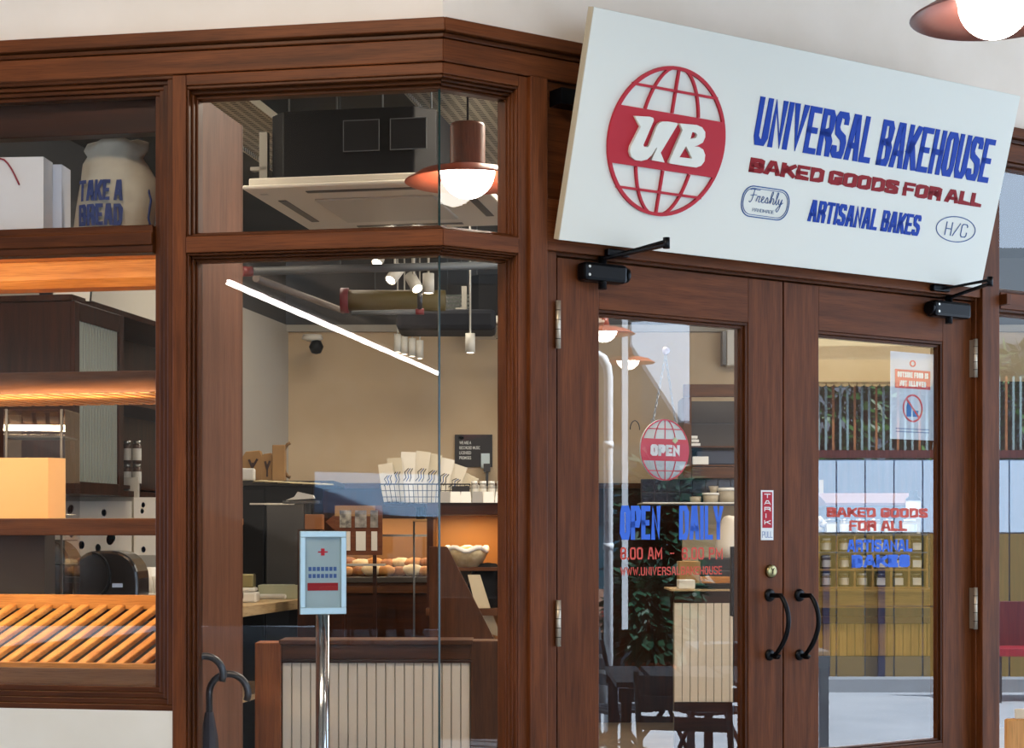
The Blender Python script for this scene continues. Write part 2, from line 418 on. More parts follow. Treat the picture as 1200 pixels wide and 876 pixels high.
# ---- window_1: the display window on the left
win1 = empty('window_1', FA.M, kind='structure')
I4 = Matrix.Identity(4)
class L0: pass
FL = Frame(Matrix.Identity(4)); 
def lsteps(parent, o_, i_, y, **k):
    F_ = Frame(Matrix.Identity(4)); steps(parent, F_, o_, i_, y, **k)
yg = .05
g0, g1 = uL+.05, uA(183, yg)
zr0, zr1 = FA.z(100, 299.5, yg), FA.z(100, 267.5, yg)
gt, gb = FA.z(100, 117, yg), FA.z(100, 803, yg)
lsteps(win1, (uL, uA(202), z1b, z1t), (g0, g1, gb, gt), yg, n=4, mV=WD, mH=WDH)
part('transom_rail', MB().box(g0, g1, .02, .08, zr0, zr1), WDH, win1, bevel=.004)
part('transom_rail', MB().box(g0, g1, .012, .08, zr0+.022, zr1-.022), WDH, win1, bevel=.004)
part('pane', MB().box(g0-.005, g1+.004, yg, yg+.008, zr1-.004, gt+.004), GLA, win1)
part('pane', MB().box(g0-.005, g1+.004, yg, yg+.008, gb-.004, zr0+.004), GLA, win1)

# ---- window_2: the glass corner
win2 = empty('window_2', Matrix.Identity(4), kind='structure')
yg = .06
for F, side in ((FA, 'l'), (FB, 'r')):
    zt = [(zc(86), zc(268)), (zc(287.5), .24)]; zi = [(zc(104.5, yg), zc(264.5, yg)), (zc(299.5, yg), .262)]
    for (ot, ob_), (it, ib) in zip(zt, zi):
        if side == 'l':
            o_ = (uA(218.5), 0, ob_, ot); i_ = (uA(234, yg), 0, ib, it)
            steps(win2, F, o_, i_, yg, n=3, right=False, mb_=-MT, mV=WD, mH=WDH)
        else:
            o_ = (0, uB(607), ob_, ot); i_ = (0, uB(590.5, yg), ib, it)
            steps(win2, F, o_, i_, yg, n=4, left=False, ma=MT, mV=WV, mH=WDH)
        if side == 'l': part('pane', MB().box(i_[0]-.004, -.002, yg, yg+.008, ib-.003, it+.003, mb=-MT), GLA, win2, F.M)
        else: part('pane', MB().box(.002, i_[1]+.004, yg, yg+.008, ib-.003, it+.003, ma=MT), GLA, win2, F.M)
        if side == 'l':
            c = F.M @ Vector((-yg*MT, yg, 0))
            part('glass_joint', MB().box(-.0028, .0028, -.001, .011, ib, it), EDGE, win2, Matrix.Translation(c) @ Matrix.Rotation((BETA-ALPHA)/2, 4, 'Z'))
# plates of timber behind the mouldings (thickness of the bay rails)

# ---- window_3: right of the doors
win3 = empty('window_3', FB.M, kind='structure')
wl = uB(1171.5, 0)+.001; yg = .05
zr3a, zr3b = FB.z(1180, 362), FB.z(1180, 343)
part('transom_rail', MB().box(wl, uR, -.004, .10, zr3a, zr3b), WH, win3, bevel=.003)
part('transom_block', MB().box(wl-.018, wl+.006, -.05, -.004, zr3a+.01, zr3b-.012), WV, win3, bevel=.002)
for z0, z1 in ((zr3b, zb0), (.25, zr3a)):
    lsteps(win3, (wl, uR, z0, z1), (wl+.004, uR-.03, z0+.02, z1-.02), yg, n=2, right=True, mV=WV, mH=WDH)
    part('pane', MB().box(wl+.002, uR-.03, yg, yg+.008, z0+.015, z1-.015), GL, win3)
part('sill', MB().box(wl, uR, -.02, .10, .12, .25), WH, win3, bevel=.003)

# ---- doors
def door(name, px0, px1, gx0, gx1, gtop, gbot, yface, leftleaf):
    d = empty(name, FB.M, kind='structure')
    u0, u1 = uB(px0, yface), uB(px1, yface); th = .045
    a, b = uB(gx0, yface), uB(gx1+(11 if leftleaf else 9), yface)
    zt, zb = gtop, gbot
    mt = .018
    part('stile', MB().box(u0, a-.0, yface, yface+th, .02, zdoor), WV, d, bevel=.002)
    part('stile', MB().box(b, u1, yface, yface+th, .02, zdoor), WV, d, bevel=.002)
    part('top_rail', MB().box(a+.0006, b-.0006, yface+.0004, yface+th, zt, zdoor), WH, d, bevel=.0015)
    part('bottom_rail', MB().box(a+.0006, b-.0006, yface+.0004, yface+th, .02, zb), WH, d, bevel=.0015)
    Fd = Frame(Matrix.Translation((0, yface, 0)))
    yi = .022
    steps(d, Fd, (a, b, zb, zt), (a+.004, uB(gx1, yface+yi), zb+.016, zt-.022), yi-.004, n=2, mV=WD, mH=WDH)
    part('pane', MB().box(a+.002, b-.004, yface+yi, yface+yi+.006, zb+.01, zt-.01), GL, d)
    return d, (a, b, zb, zt), yface+yi
YF = .03
door1, r1, yg1 = door('door_1', 653.2, 917.2, 702, 866, FB.z(702, 362, YF), .66, YF, True)
door2, r2, yg2 = door('door_2', 918.8, 1142, 959.5, 1096, FB.z(960, 387, YF), .675, YF, False)
# narrow dark shadow gap left between the leaves; hinges
HNG = mat('satin_hinge', 'c4b8a4', .35, metal=.7)
def hinge(par, px, py0, py1, rad=.0085):
    yh = .002
    u, _ = FB.uz(px, py0, yh); z0, z1 = FB.z(px, py1, yh), FB.z(px, py0, yh)
    h = part('hinge', MB().tube([(u, yh, z0), (u, yh, z1)], rad, 12).box(u-.002, u+.002, yh, .03, z0+.002, z1-.002), HNG, par)
    n = 5
    g = MB()
    for k in range(1, n): g.tube([(u, yh, z0+(z1-z0)*k/n-.001), (u, yh, z0+(z1-z0)*k/n+.001)], rad+.0004, 12)
    part('hinge_joint', g, BLK, h)
hinge(door1, 654, 352, 408); hinge(door1, 654.2, 703, 757)
hinge(door2, 1143.2, 397, 442); hinge(door2, 1143.2, 688, 737)
part('hinge_plate', MB().box(uB(1138.5, YF), uB(1141.8, YF), YF-.0015, YF, FB.z(1140, 442, YF), FB.z(1140, 397, YF)), BLK, door2)
# pull handles: a bow that stands out from the leaf
def handle(par, px):
    u, zt = FB.uz(px, 697, YF); _, zb = FB.uz(px, 767, YF)
    pts = []
    n = 14
    for k in range(n+1):
        t = k/n; z = zt+(zb-zt)*t
        out = .012+.088*math.sin(PI*min(1, .12+t*.86))**.62*(1-.18*t)
        pts.append((u+.004*math.sin(PI*t), YF-out, z))
    pts = [(u, YF-.006, zt)]+pts
    h = part('pull_handle', MB().tube(pts, [.0085]*3+[.0085]*(n-3)+[.0075, .0065], 12), BLK, par)
    part('rosette', MB().lathe([(0, -.012), (.012, -.0115), (.0215, -.006), (.0225, 0), (0, 0)], seg=24, X=Matrix.Translation((u, YF, zt)) @ Matrix.Rotation(-PI/2, 4, 'X')), BLK, h)
    part('rosette', MB().lathe([(0, -.012), (.012, -.0115), (.019, -.006), (.0195, 0), (0, 0)], seg=24, X=Matrix.Translation((u, YF, zb)) @ Matrix.Rotation(-PI/2, 4, 'X')), BLK, h)
    part('curl', MB().tube([(u, YF-.014, zb), (u, YF-.03, zb-.006), (u, YF-.045, zb-.006), (u, YF-.05, zb+.002)], [.007, .0075, .007, .008], 10), BLK, h)
handle(door1, 901.5); handle(door2, 936.5)
u, z = FB.uz(902.5, 669, YF)
lk = part('lock', MB().lathe([(0, -.014), (.018, -.014), (.022, -.010), (.0235, 0), (0, 0)], seg=28, X=Matrix.Translation((u, YF, z)) @ Matrix.Rotation(-PI/2, 4, 'X')), BRASS, door1)
part('keyhole', MB().cbox((u, YF-.0145, z-.002), (.0025, .002, .013)).cbox((u-.003, YF-.0145, z+.007), (.002, .002, .010), ry=-.6).cbox((u+.003, YF-.0145, z+.007), (.002, .002, .010), ry=.6), BLK, lk)
# TARIK sticker on the leaf
a0, zt_ = FB.uz(891.5, 574, YF); a1, zb_ = FB.uz(906, 632.5, YF)
st = one('pull_sticker', MB().box(a0, a1, YF-.0015, YF-.0002, zb_, zt_), WHITE, 'small white and red vertical sticker reading TARIK above the door lock', 'sticker', FB.M)
zr = zb_+.042; w_ = a1-a0
part('red_field', MB().box(a0+.006, a1-.006, YF-.0022, YF-.0015, zr, zt_-.006), RED, st)
g = MB(); hh = (zt_-.012-zr-.004)/5
for i, c in enumerate('TARIK'):
    z2 = zt_-.012-i*hh
    letters(g, c, a0+.014+(.006 if c == 'I' else 0), a1-.014-(.006 if c == 'I' else 0), z2-hh*.66, z2, .0032, y0=YF-.003, y1=YF-.0022)
part('lettering', g, WHITE, st)
g = MB(); letters(g, 'PULL', a0+.005, a1-.005, zb_+.008, zb_+.03, .0026, gap=.5, y0=YF-.0022, y1=YF-.0015)
part('lettering', g, mat('pale_blue_ink', '8f9ab8', .6), st, label='small pale blue word PULL')

# ---- door closers
def closer(label, bx0, bx1, by0, by1, shoe, elbow, piv, flip):
    o = empty('door_closer', FB.M, label, 'door closer')
    u0, z0 = FB.uz(bx0, by1, YF-.03); u1, z1 = FB.uz(bx1, by0, YF-.03); zm = (z0+z1)/2
    z0 = min(z0, z1-.05)
    hz = .030
    zl = FB.z((bx0+bx1)/2, (by0+by1)/2, YF-.03)
    part('body', MB().box(u0, u1, YF-.055, YF-.001, zl-hz, zl+hz), BLK, o, bevel=.012)
    part('cylinder_cap', MB().tube([(u1 if not flip else u0, YF-.03, zl), ((u1+.012) if not flip else u0-.012, YF-.03, zl)], .024, 16), BLK, o)
    sx = u0+.014
    part('screw', MB().tube([(sx, YF-.0555, zl+.013), (sx, YF-.059, zl+.013)], .0045, 10).tube([(sx, YF-.0555, zl-.013), (sx, YF-.059, zl-.013)], .0045, 10), SCREW, o)
    pu, pz = FB.uz(piv[0], piv[1], YF-.035)
    part('spindle', MB().tube([(pu, YF-.035, zl-hz-.022), (pu, YF-.035, zl+hz+.022)], .0135, 14), BLK, o)
    e_u, e_z = FB.uz(elbow[0], elbow[1], -.22); su, sz = FB.uz(shoe[0], shoe[1], -.03)
    pz = zl+hz+.014
    ez = (pz+sz)/2 if abs(e_z-pz) > .15 else e_z
    A, B, C = Vector((pu, YF-.035, pz)), Vector((e_u, -.22, e_z)), Vector((su, -.03, sz))
    def bar(p, q, w0, w1, th):
        d = (q-p); L = d.length; X = Matrix.Translation(p) @ d.to_track_quat('X', 'Z').to_matrix().to_4x4()
        return MB().prism([(0, -w0/2), (L, -w1/2), (L, w1/2), (0, w0/2)], -th/2, th/2, 'z', X)
    part('arm', bar(A, B+Vector((0, 0, -.006)), .020, .024, .007), BLK, o, bevel=.001)
    part('forearm', bar(C, B+Vector((0, 0, .006)), .012, .026, .007), BLK, o, bevel=.001)
    part('elbow_pin', MB().tube([B-Vector((0, 0, .016)), B+Vector((0, 0, .018))], .011, 12), BLK, o)
    part('shoe', MB().box(su-.055, su+.03, -.035, -.0125, sz-.011, sz+.012), BLK, o, bevel=.004)
    return o
closer('black door closer above the left door leaf, arm over the sign', 681, 731, 310, 330, (728, 297), (781, 285), (706, 300), False)
closer('black door closer at the top right corner of the right door leaf', 1091, 1133, 355, 371, (1106, 338), (1160, 330), (1112, 350), True)

# ---- walls and setting
W0 = zc(28)+.012
part_ = MB().box(uL, 0, .0, .14, W0, 3.62, mb=-MT)
one('wall_front', part_, PLAS, None, None, FA.M, kind='structure')
one('wall_front_right', MB().box(0, uR+1.5, .0, .14, W0, 3.62, ma=MT), PLAS, None, None, FB.M, kind='structure')
one('wall_dado', MB().box(uL, uA(202)-.0005, .004, .12, 0, z1b), STUC, None, None, FA.M, kind='structure')
# ================================================================== the big sign
sc = .982
SG = Frame(Matrix.Translation((1.014*sc, 5.85*sc, EYE+(2.725-EYE)*sc)) @ Matrix.Rotation(BETA, 4, 'Z') @ Matrix.Rotation(.267, 4, 'X'))
SWid, SHt = 1.945*sc, .713*sc
sign = empty('shop_sign', SG.M, 'large cream shop sign reading UNIVERSAL BAKEHOUSE, tilted forward above the doors', 'sign')
part('board', MB().box(-SWid/2, SWid/2, 0, .028, -SHt/2, SHt/2), SIGNW, sign, bevel=.0015)
part('edge_strip', MB().box(-SWid/2-.003, -SWid/2-.0002, .001, .027, -SHt/2, SHt/2), mat('raw_edge', 'b9a98d', .6), sign)
bw = SG.I @ (FB.M @ Vector((FB.u(655, 0)+.012, -.02, zc(118)-.16)))
def local_box(F, parent, x0, x1, y0, y1, z0, z1, name, m):
    return part(name, MB().box(x0, x1, y0, y1, z0, z1), m, parent, SG.I @ F.M)
u_, z_ = FB.uz(657, 114, -.03)
local_box(FB, sign, u_-.015, u_+.10, -.055, .009, z_-.025, z_+.025, 'bracket', BLK)
u_, z_ = FB.uz(1150, 150, -.03)
local_box(FB, sign, u_-.12, u_-.03, -.055, .009, z_-.025, z_+.025, 'bracket', BLK)
local_box(FB, sign, FB.u(660), FB.u(1140), -.060, -.0125, 2.405, 2.425, 'support_ledge', WH)
def sp(px, py): return SG.uz(px, py, 0)
def sl(text, c00, c10, h_top, m, t, gap=.35, tv=None, space=.9, name='lettering'):
    """c00: pixel of lower left, c10: pixel of lower right, h_top: pixel of upper left"""
    x0, z0 = sp(*c00); x1, z1 = sp(*c10); xt, zt = sp(*h_top)
    zz = (z0+z1)/2; H = zt-z0
    g = MB(); letters(g, text, x0, x1, zz, zz+H, t, gap, -.003, -.0001, space, tv)
    return part(name, g, m, sign)
def zoomA(x, y): return (680+x*220/964, 60+y*200/876)
def zoomB(x, y): return (860+x*320/1200, 100+y*200/750)
def hgt(a, b): return abs(sp(*b)[1]-sp(*a)[1])
# blue line
x0 = sp(*zoomB(80, 262))[0]; z0 = sp(*zoomB(85, 268))[1]; x1 = sp(*zoomB(1108, 420))[0]; z1b_ = sp(*zoomB(1100, 420))[1]
zt = sp(*zoomB(118, 52))[1]; zt2 = sp(*zoomB(1145, 235))[1]
zb = (z0+z1b_)/2; ztt = (zt+zt2)/2
g = MB(); letters(g, 'UNIVERSAL BAKEHOUSE', x0, x1+.008, zb, ztt, -.335, .34, -.003, -.0001, .55, .020); part('lettering', g, BLUE, sign)
x0, z0 = sp(*zoomB(62, 388)); x1, z1_ = sp(*zoomB(1084, 528)); zt = sp(*zoomB(66, 326))[1]; zt2 = sp(*zoomB(1084, 490))[1]
zb = (z0+z1_)/2; ztt = zb+.0475
g = MB(); letters(g, 'BAKED GOODS FOR ALL', x0, x1, zb, ztt, -.315, .2, -.003, -.0001, .5, .0115); part('lettering', g, DRED, sign, label='dark red line BAKED GOODS FOR ALL')
x0, z0 = sp(*zoomB(322, 598)); x1, z1_ = sp(*zoomB(808, 660)); zb = (z0+z1_)/2; ht_ = hgt(zoomB(322, 598), zoomB(335, 500))*.98
g = MB(); letters(g, 'ARTISANAL BAKES', x0, x1, zb, zb+ht_, -.335, .36, -.003, -.0001, .55, .0115); part('lettering', g, BLUE, sign)
# oval H/C badge
cx, cz = sp(*zoomB(975, 632)); rx = abs(sp(*zoomB(1061, 644))[0]-sp(*zoomB(889, 620))[0])/2; rz = hgt(zoomB(978, 575), zoomB(972, 690))/2
me = shape('oval_badge', [circ(cx, cz, rz, 56, rx/rz), circ(cx, cz, rz-.0032, 56, (rx-.0032)/(rz-.0032))], -.002, -.0001, NAVY)
ov = part('oval_badge', me, None, sign)
g = MB(); letters(g, 'H/C', cx-rx*.52, cx+rx*.58, cz-rz*.55, cz+rz*.5, .0035, 2.2, -.002, -.0001); part('lettering', g, NAVY, ov)
# rounded badge with script
cx, cz = sp(*zoomB(138, 517)); rx = abs(sp(*zoomB(243, 530))[0]-sp(*zoomB(34, 503))[0])/2; rz = hgt(zoomB(142, 448), zoomB(133, 587))/2
def rr(cx, cz, a, b, r, n=8):
    o = []
    for qx, qz, s0 in ((1, 1, 0), (-1, 1, 1), (-1, -1, 2), (1, -1, 3)):
        for k in range(n+1):
            t = PI/2*(s0+k/n); o.append((cx+qx*(a-r)+r*math.cos(t), cz+qz*(b-r)+r*math.sin(t)))
    return o
L_ = []
for q, wdt in ((0, .0036), (.0075, .002)):
    L_ += [rr(cx, cz, rx-q, rz-q, (rz-q)*.88), rr(cx, cz, rx-q-wdt, rz-q-wdt, (rz-q-wdt)*.88)]
bd = part('rounded_badge', shape('rounded_badge', L_, -.002, -.0001, NAVY), None, sign)
# hand-drawn script "Freshly" as thin tubes flattened on the board
def script(strokes, x0, z0, s, r, m, parent, yo=-.0012):
    g = MB()
    for st_ in strokes:
        pts = []
        for i in range(len(st_)-1):
            p0 = Vector(st_[max(i-1, 0)]); p1 = Vector(st_[i]); p2 = Vector(st_[i+1]); p3 = Vector(st_[min(i+2, len(st_)-1)])
            for k in range(4):
                t = k/4; q = .5*((2*p1)+(-p0+p2)*t+(2*p0-5*p1+4*p2-p3)*t*t+(-p0+3*p1-3*p2+p3)*t**3)
                pts.append(q)
        pts.append(Vector(st_[-1]))
        g.tube([(x0+p.x*s, yo, z0+p.y*s) for p in pts], r, 5)
    return part('lettering', g, m, parent)
FR = [[(0, .95), (.35, 1.02), (.75, 1.0), (1.0, 1.0)], [(.45, 1.0), (.38, .6), (.3, .2), (.15, -.02), (.02, .05)], [(.1, .52), (.45, .58), (.72, .6)],
      [(.75, .1), (.85, .5), (.92, .46), (1.1, .52), (1.0, .1), (1.2, .12), (1.5, .42), (1.38, .55), (1.28, .3), (1.4, .06), (1.65, .15), (1.85, .52), (1.95, .3), (1.9, .08), (1.7, .12), (2.05, .12), (2.4, .8), (2.35, 1.0), (2.25, .8), (2.2, .06), (2.4, .48), (2.55, .4), (2.52, .08), (2.7, .12), (2.95, .8), (2.92, 1.0), (2.82, .8), (2.85, .1), (3.0, .12), (3.1, .5), (3.1, .15), (3.25, .1), (3.42, .52), (3.3, -.1), (3.1, -.5), (2.95, -.35), (3.2, -.05), (3.55, .25)]]
script(FR, cx-rx*.70, cz-rz*.05, rx*1.42/3.55, .0013, NAVY, bd)
g = MB(); letters(g, 'HANDMADE', cx-rx*.48, cx+rx*.42, cz-rz*.62, cz-rz*.40, .0012, 1.6, -.0015, -.0001); part('lettering', g, mat('faded_navy', '6c7f9c', .5), bd)
# the globe emblem
c1 = sp(*zoomA(82, 455)); c2 = sp(*zoomA(783, 480)); c3 = sp(*zoomA(452, 134)); c4 = sp(*zoomA(415, 786))
R_ = ((c2[0]-c1[0])/2+(c3[1]-c4[1])/2)/2; cx = (c1[0]+c2[0])/2; cz = (c3[1]+c4[1])/2
def globe(parent, cx, cz, R, y0, y1, m, t=.035, band=.385, lat=.68, lon=.50, clip=True):
    """circle outline, two parallels, meridians above and below a solid band"""
    em = part('globe_outline', shape('globe_outline', [circ(cx, cz, R, 72), circ(cx, cz, R*(1-t*1.35), 72)], y0, y1, m), None, parent)
    n = 14; arc = []
    a = math.asin(band)
    pts = [(cx+R*math.cos(a-2*a*k/n)*.99, cz+R*math.sin(a-2*a*k/n)*.99) for k in range(n+1)]
    pts += [(2*cx-x, z) for x, z in pts[::-1]]
    part('red_band', shape('red_band', [pts], y0-.0002, y1, m), None, em)
    w = R*t
    for s in (1, -1):
        xh = math.sqrt(1-lat*lat)*R
        part('parallel_line', MB().box(cx-xh, cx+xh, y0-.0001, y1, cz+s*lat*R-w/2, cz+s*lat*R+w/2), m, em)
        g = MB()
        g.box(cx-w/2, cx+w/2, y0-.0001, y1, cz+min(s*band, s*.985)*R, cz+max(s*band, s*.985)*R)
        for q in (1, -1):
            k = 12
            P_ = []
            for i in range(k+1):
                z = band+(1-.02-band)*i/k
                P_.append((cx+q*lon*R*math.sqrt(max(0, 1-z*z)), cz+s*z*R))
            for A, B in zip(P_, P_[1:]):
                dx, dz = B[0]-A[0], B[1]-A[1]; L = math.hypot(dx, dz); nx, nz = -dz/L*w/2, dx/L*w/2
                g.prism([(A[0]+nx, A[1]+nz), (B[0]+nx, B[1]+nz), (B[0]-nx, B[1]-nz), (A[0]-nx, A[1]-nz)], y0-.0001, y1)
        part('meridian_lines', g, m, em)
    return em
em = globe(sign, cx, cz, R_, -.009, -.0001, RED)
def tr(L): return [sp(*zoomA(x, y)) for x, y in L]
U_ = [(262, 330), (340, 334), (356, 340), (359, 352), (305, 478), (308, 486), (326, 489), (336, 482), (372, 388), (384, 368), (402, 359), (436, 359), (478, 366), (482, 372), (394, 518), (414, 568), (348, 556), (372, 500), (376, 494), (371, 494), (345, 534), (325, 552), (295, 560), (265, 556), (243, 538), (236, 512), (240, 486), (291, 385)]
B_ = [(492, 368), (580, 376), (606, 388), (622, 412), (622, 438), (610, 466), (585, 480), (566, 486), (590, 488), (612, 502), (622, 530), (618, 562), (602, 584), (576, 594), (520, 586), (442, 573), (436, 566), (506, 404)]
Bh1 = [(556, 412), (574, 416), (582, 428), (574, 442), (546, 448)]
Bh2 = [(524, 484), (556, 548), (490, 541)]
lg = part('lettering', shape('lettering', [tr(U_)], -.020, -.0093, SIGNW), None, em, label='raised cream letters U and B')
lg2 = part('lettering', shape('lettering', [tr(B_), tr(Bh1), tr(Bh2)], -.020, -.0093, SIGNW), None, em)
# ================================================================== the shop interior
CREAM = mat('cream_wall', 'cbb391', .8, col2='c4aa86', scale=2.5, bump=.03, bscale=40)
GREYW = mat('pale_grey_wall', 'b9b2a4', .8)
DKCEIL = mat('dark_ceiling', '37393a', .9, col2='2a2c2d', scale=2)
DKWALL = mat('dark_upper_wall', '4b4a48', .9)
FLOORM = mat('brown_floor', '8a7560', .45, col2='9a8268', scale=4)
DWV = wood('dark_walnut', '240f05', '3f1d0b', 'z', rough=.35)
DWH = wood('dark_walnut_level', '240f05', '3f1d0b', 'x', rough=.35)
BWV = wood('brown_oak', '40230f', '5c371b', 'z', rough=.4)
BWH = wood('brown_oak_level', '40230f', '5c371b', 'x', rough=.4)
OAKH = wood('golden_oak_level', 'a86a2c', 'c98c48', 'x', rough=.4)
OAKY = wood('golden_oak_deep', 'b87838', 'dca25e', 'y', rough=.4)
PINE = wood('pale_counter_wood', 'b99c72', 'cfb48a', 'y', rough=.5)
BEAD = mat('bead_board_paint', 'e4dac6', .6)
KRAFT = mat('kraft_paper', 'a9814f', .8, col2='9a7343', scale=5)
PAPER = mat('white_paper', 'dcd9d0', .75)
APPL = mat('black_appliance', '08090b', .5, spec=.2)
DGREY = mat('dark_grey_plastic', '24262a', .35, coat=.3)
ACW = mat('white_plastic', 'cfc9ba', .45)
PIPE = mat('grey_pipe', '54585a', .5)
JARG = mat('jar_contents', '4a2c18', .3, coat=.6)
CLEAR = glass('clear_acrylic', .10)

one('floor', MB().box(-12, 12, -14, 15, -.1, 0), mat('pavement', 'a9aeb4', .8, col2='9ba1a8', scale=1.5, bump=.1, bscale=25), None, None, kind='structure')
# inside floor finish
fp = [(-8, 6.6), (-.2, 5.28), (4.4, 8.3), (6, 9.4), (6, 14), (-8, 14)]
one('floor_inside', MB().prism(fp, .001, .02, 'z'), FLOORM, None, None, kind='structure')
YB = 13.0
zt_b = HT(389, YB)
one('wall_back', MB().box(-8, 7, YB, YB+.15, 1.84, zt_b), CREAM, None, None, kind='structure')
one('wall_back_lower', MB().box(-8, 7, YB-.01, YB+.15, .02, 1.80), DWV, None, None, kind='structure')
one('trim_2', MB().box(-8, 7, YB-.04, YB+.15, 1.80, 1.84), BWH, None, None, kind='structure')
one('wall_back_upper', MB().box(-8, 7, YB+.16, YB+.3, zt_b-.3, 3.7), DKWALL, None, None, kind='structure')
one('trim_3', MB().box(-1.75, 7, YB-.05, YB+.15, zt_b, zt_b+.05), mat('pale_ledge', 'a8a293', .7), None, None, kind='structure')
FK = Frame(Matrix.Translation((-1.703, YB, 0)) @ Matrix.Rotation(-ALPHA, 4, 'Z'))      # x to the right of the left wall, y<0 towards the window
one('wall_left', MB().box(-.15, 0, -7.2, 0, .02, zt_b+.05), GREYW, None, None, FK.M, kind='structure')
one('wall_left_upper', MB().box(-.15, -.02, -7.2, 0, zt_b+.05, 3.7), DKWALL, None, None, FK.M, kind='structure')
# roof / ceilings: one slab inside, one canopy outside (mitred along the shop front)
ce = [(-9, 6.75), (-.208, 5.22), (5.6, 9.02), (7.2, 10.1), (7.2, 13.4), (-9, 13.4)]
one('ceiling', MB().prism(ce, 3.58, 3.75, 'z'), DKCEIL, None, None, kind='structure')
one('wall_right', MB().box(7.0, 7.15, 9.8, 13.2, .02, 3.6), CREAM, None, None, kind='structure')

# ---- bead board half wall with cap and posts, just inside the corner window
def bead(parent, x0, x1, y, z0, z1, n, m=BEAD, W=None):
    for k in range(n):
        a = x0+(x1-x0)*k/n; b = x0+(x1-x0)*(k+1)/n
        part('board', MB().box(a+.0018, b-.0018, y-.006, y+.004, z0, z1), m, parent, W, bevel=.0015)
Zh = 6.25
hw = empty('half_wall', T(XX(331, Zh), Zh, 0), 'half height partition of cream bead board under a brown cap rail behind the corner glass', 'partition')
Lh = XX(551, Zh)-XX(331, Zh); zc0, zc1 = HT(776, Zh), HT(749, Zh)
part('panel', MB().box(0, Lh, .004, .08, .02, zc0), mat('groove_shade_paint', '9a907c', .7), hw)
bead(hw, 0, Lh, 0, .02, zc0, 20)
part('cap_rail', MB().box(-.01, Lh+.01, -.02, .12, zc0, zc0+.012), DWH, hw, bevel=.003)
part('cap_rail', MB().box(-.01, Lh+.01, -.012, .11, zc0+.012, zc1-.018), BWH, hw, bevel=.003)
part('cap_rail', MB().box(-.01, Lh+.01, -.03, .14, zc1-.018, zc1), BWH, hw, bevel=.003)
part('end_post', MB().box(XX(300, Zh)-XX(331, Zh), -.002, -.03, .09, .02, HT(752, Zh)), wood('orange_post', '7a4420', '9a5c2e', 'z'), hw, bevel=.004)
part('end_post', MB().box(Lh+.002, Lh+.115, -.02, .10, .02, HT(750, Zh)), BWV, hw, bevel=.004)

# ---- brown end panel between the display window and the corner window, square to the glass
uE = FA.u(209, .05)
def depth_at(px, u):                        # local depth at which column px meets the plane x = u of the left front
    lo, hi = .05, 3
    for _ in range(40):
        m_ = (lo+hi)/2
        if FA.u(px, m_) < u: hi = m_
        else: lo = m_
    return (lo+hi)/2
yE = depth_at(283, uE+.015)
pier = empty('end_panel', FA.M @ Matrix.Translation((uE, 0, 0)), 'tall pinkish brown end panel just inside the left edge of the corner window', 'panel')
part('panel', MB().box(-.015, .015, .125, yE, .02, 2.86), wood('pinkish_panel', '643d28', '7a4e36', 'z', rough=.5), pier, bevel=.002)
part('edge_strip', MB().box(-.022, .0155, yE, yE+.012, .02, 2.86), wood('pier_edge', '5e3c28', '73492f', 'z'), pier)
UE = uE-.018

# ---- air conditioners
def cassette(W, label, w=1.0, led=True):
    a = empty('ceiling_air_conditioner', W, label, 'air conditioner', 'cassette air conditioners')
    # local origin at near left corner of the panel, x right, y deep
    part('panel', MB().box(0, w, 0, w, 0, .018).box(.02, w-.02, .02, w-.02, .018, .05), ACW, a, bevel=.006)
    part('grille', MB().box(.24, w-.24, .24, w-.24, -.010, .0), mat('grille_plastic', 'b9b4a6', .5), a, bevel=.004)
    for q in ((.25, w-.25, .075, .11), (.25, w-.25, w-.11, w-.075)):
        part('air_slot', MB().box(q[0], q[1], q[2], q[3], -.003, .001), DGREY, a)
    for q in ((.075, .11, .25, w-.25), (w-.11, w-.075, .25, w-.25)):
        part('air_slot', MB().box(q[0], q[1], q[2], q[3], -.003, .001), DGREY, a)
    g = MB(); g.prism([(.09, .12), (.16, .05), (w-.28, .05), (w-.20, .12), (w-.20, .80), (w-.28, .88), (.16, .88), (.09, .80)], .05, .33, 'z')
    part('casing', g, mat('black_casing', '030305', .6, spec=.15), a, bevel=.006)
    for k in range(2):
        x = .42+k*.20
        part('label_plate', MB().box(x, x+.155, .046, .050, .15, .28), mat('label_dark', '0a0b0e', .6, spec=.2), a)
        part('label_outline', MB().box(x, x+.155, .044, .046, .15, .153).box(x, x+.155, .044, .046, .277, .28).box(x, x+.003, .044, .046, .15, .28).box(x+.152, x+.155, .044, .046, .15, .28), PIPE, a)
    for x in (.14, .35, .55, w-.24):
        part('hanger_rod', MB().tube([(x, .2, .3), (x, .2, .72)], .004, 6), PIPE, a)
    part('bracket', MB().box(.04, .075, .10, .13, .0, .26).box(.0, .075, .10, .13, .10, .115), mat('zinc', '8f8c84', .4, metal=.8), a)
    return a
Wac = Matrix.Translation((XX(284, 7.1), 7.1, HT(222, 7.1))) @ Matrix.Rotation(-ALPHA, 4, 'Z')
ac = cassette(Wac, 'large cassette air conditioner with black casing hanging in the upper corner window')
ac2 = again(ac, Matrix.Translation((XX(533, 11.4), 11.4, HT(378, 11.4))) @ Matrix.Rotation(-.02, 4, 'Z'), 'far cassette air conditioner at the right edge of the tall corner pane')

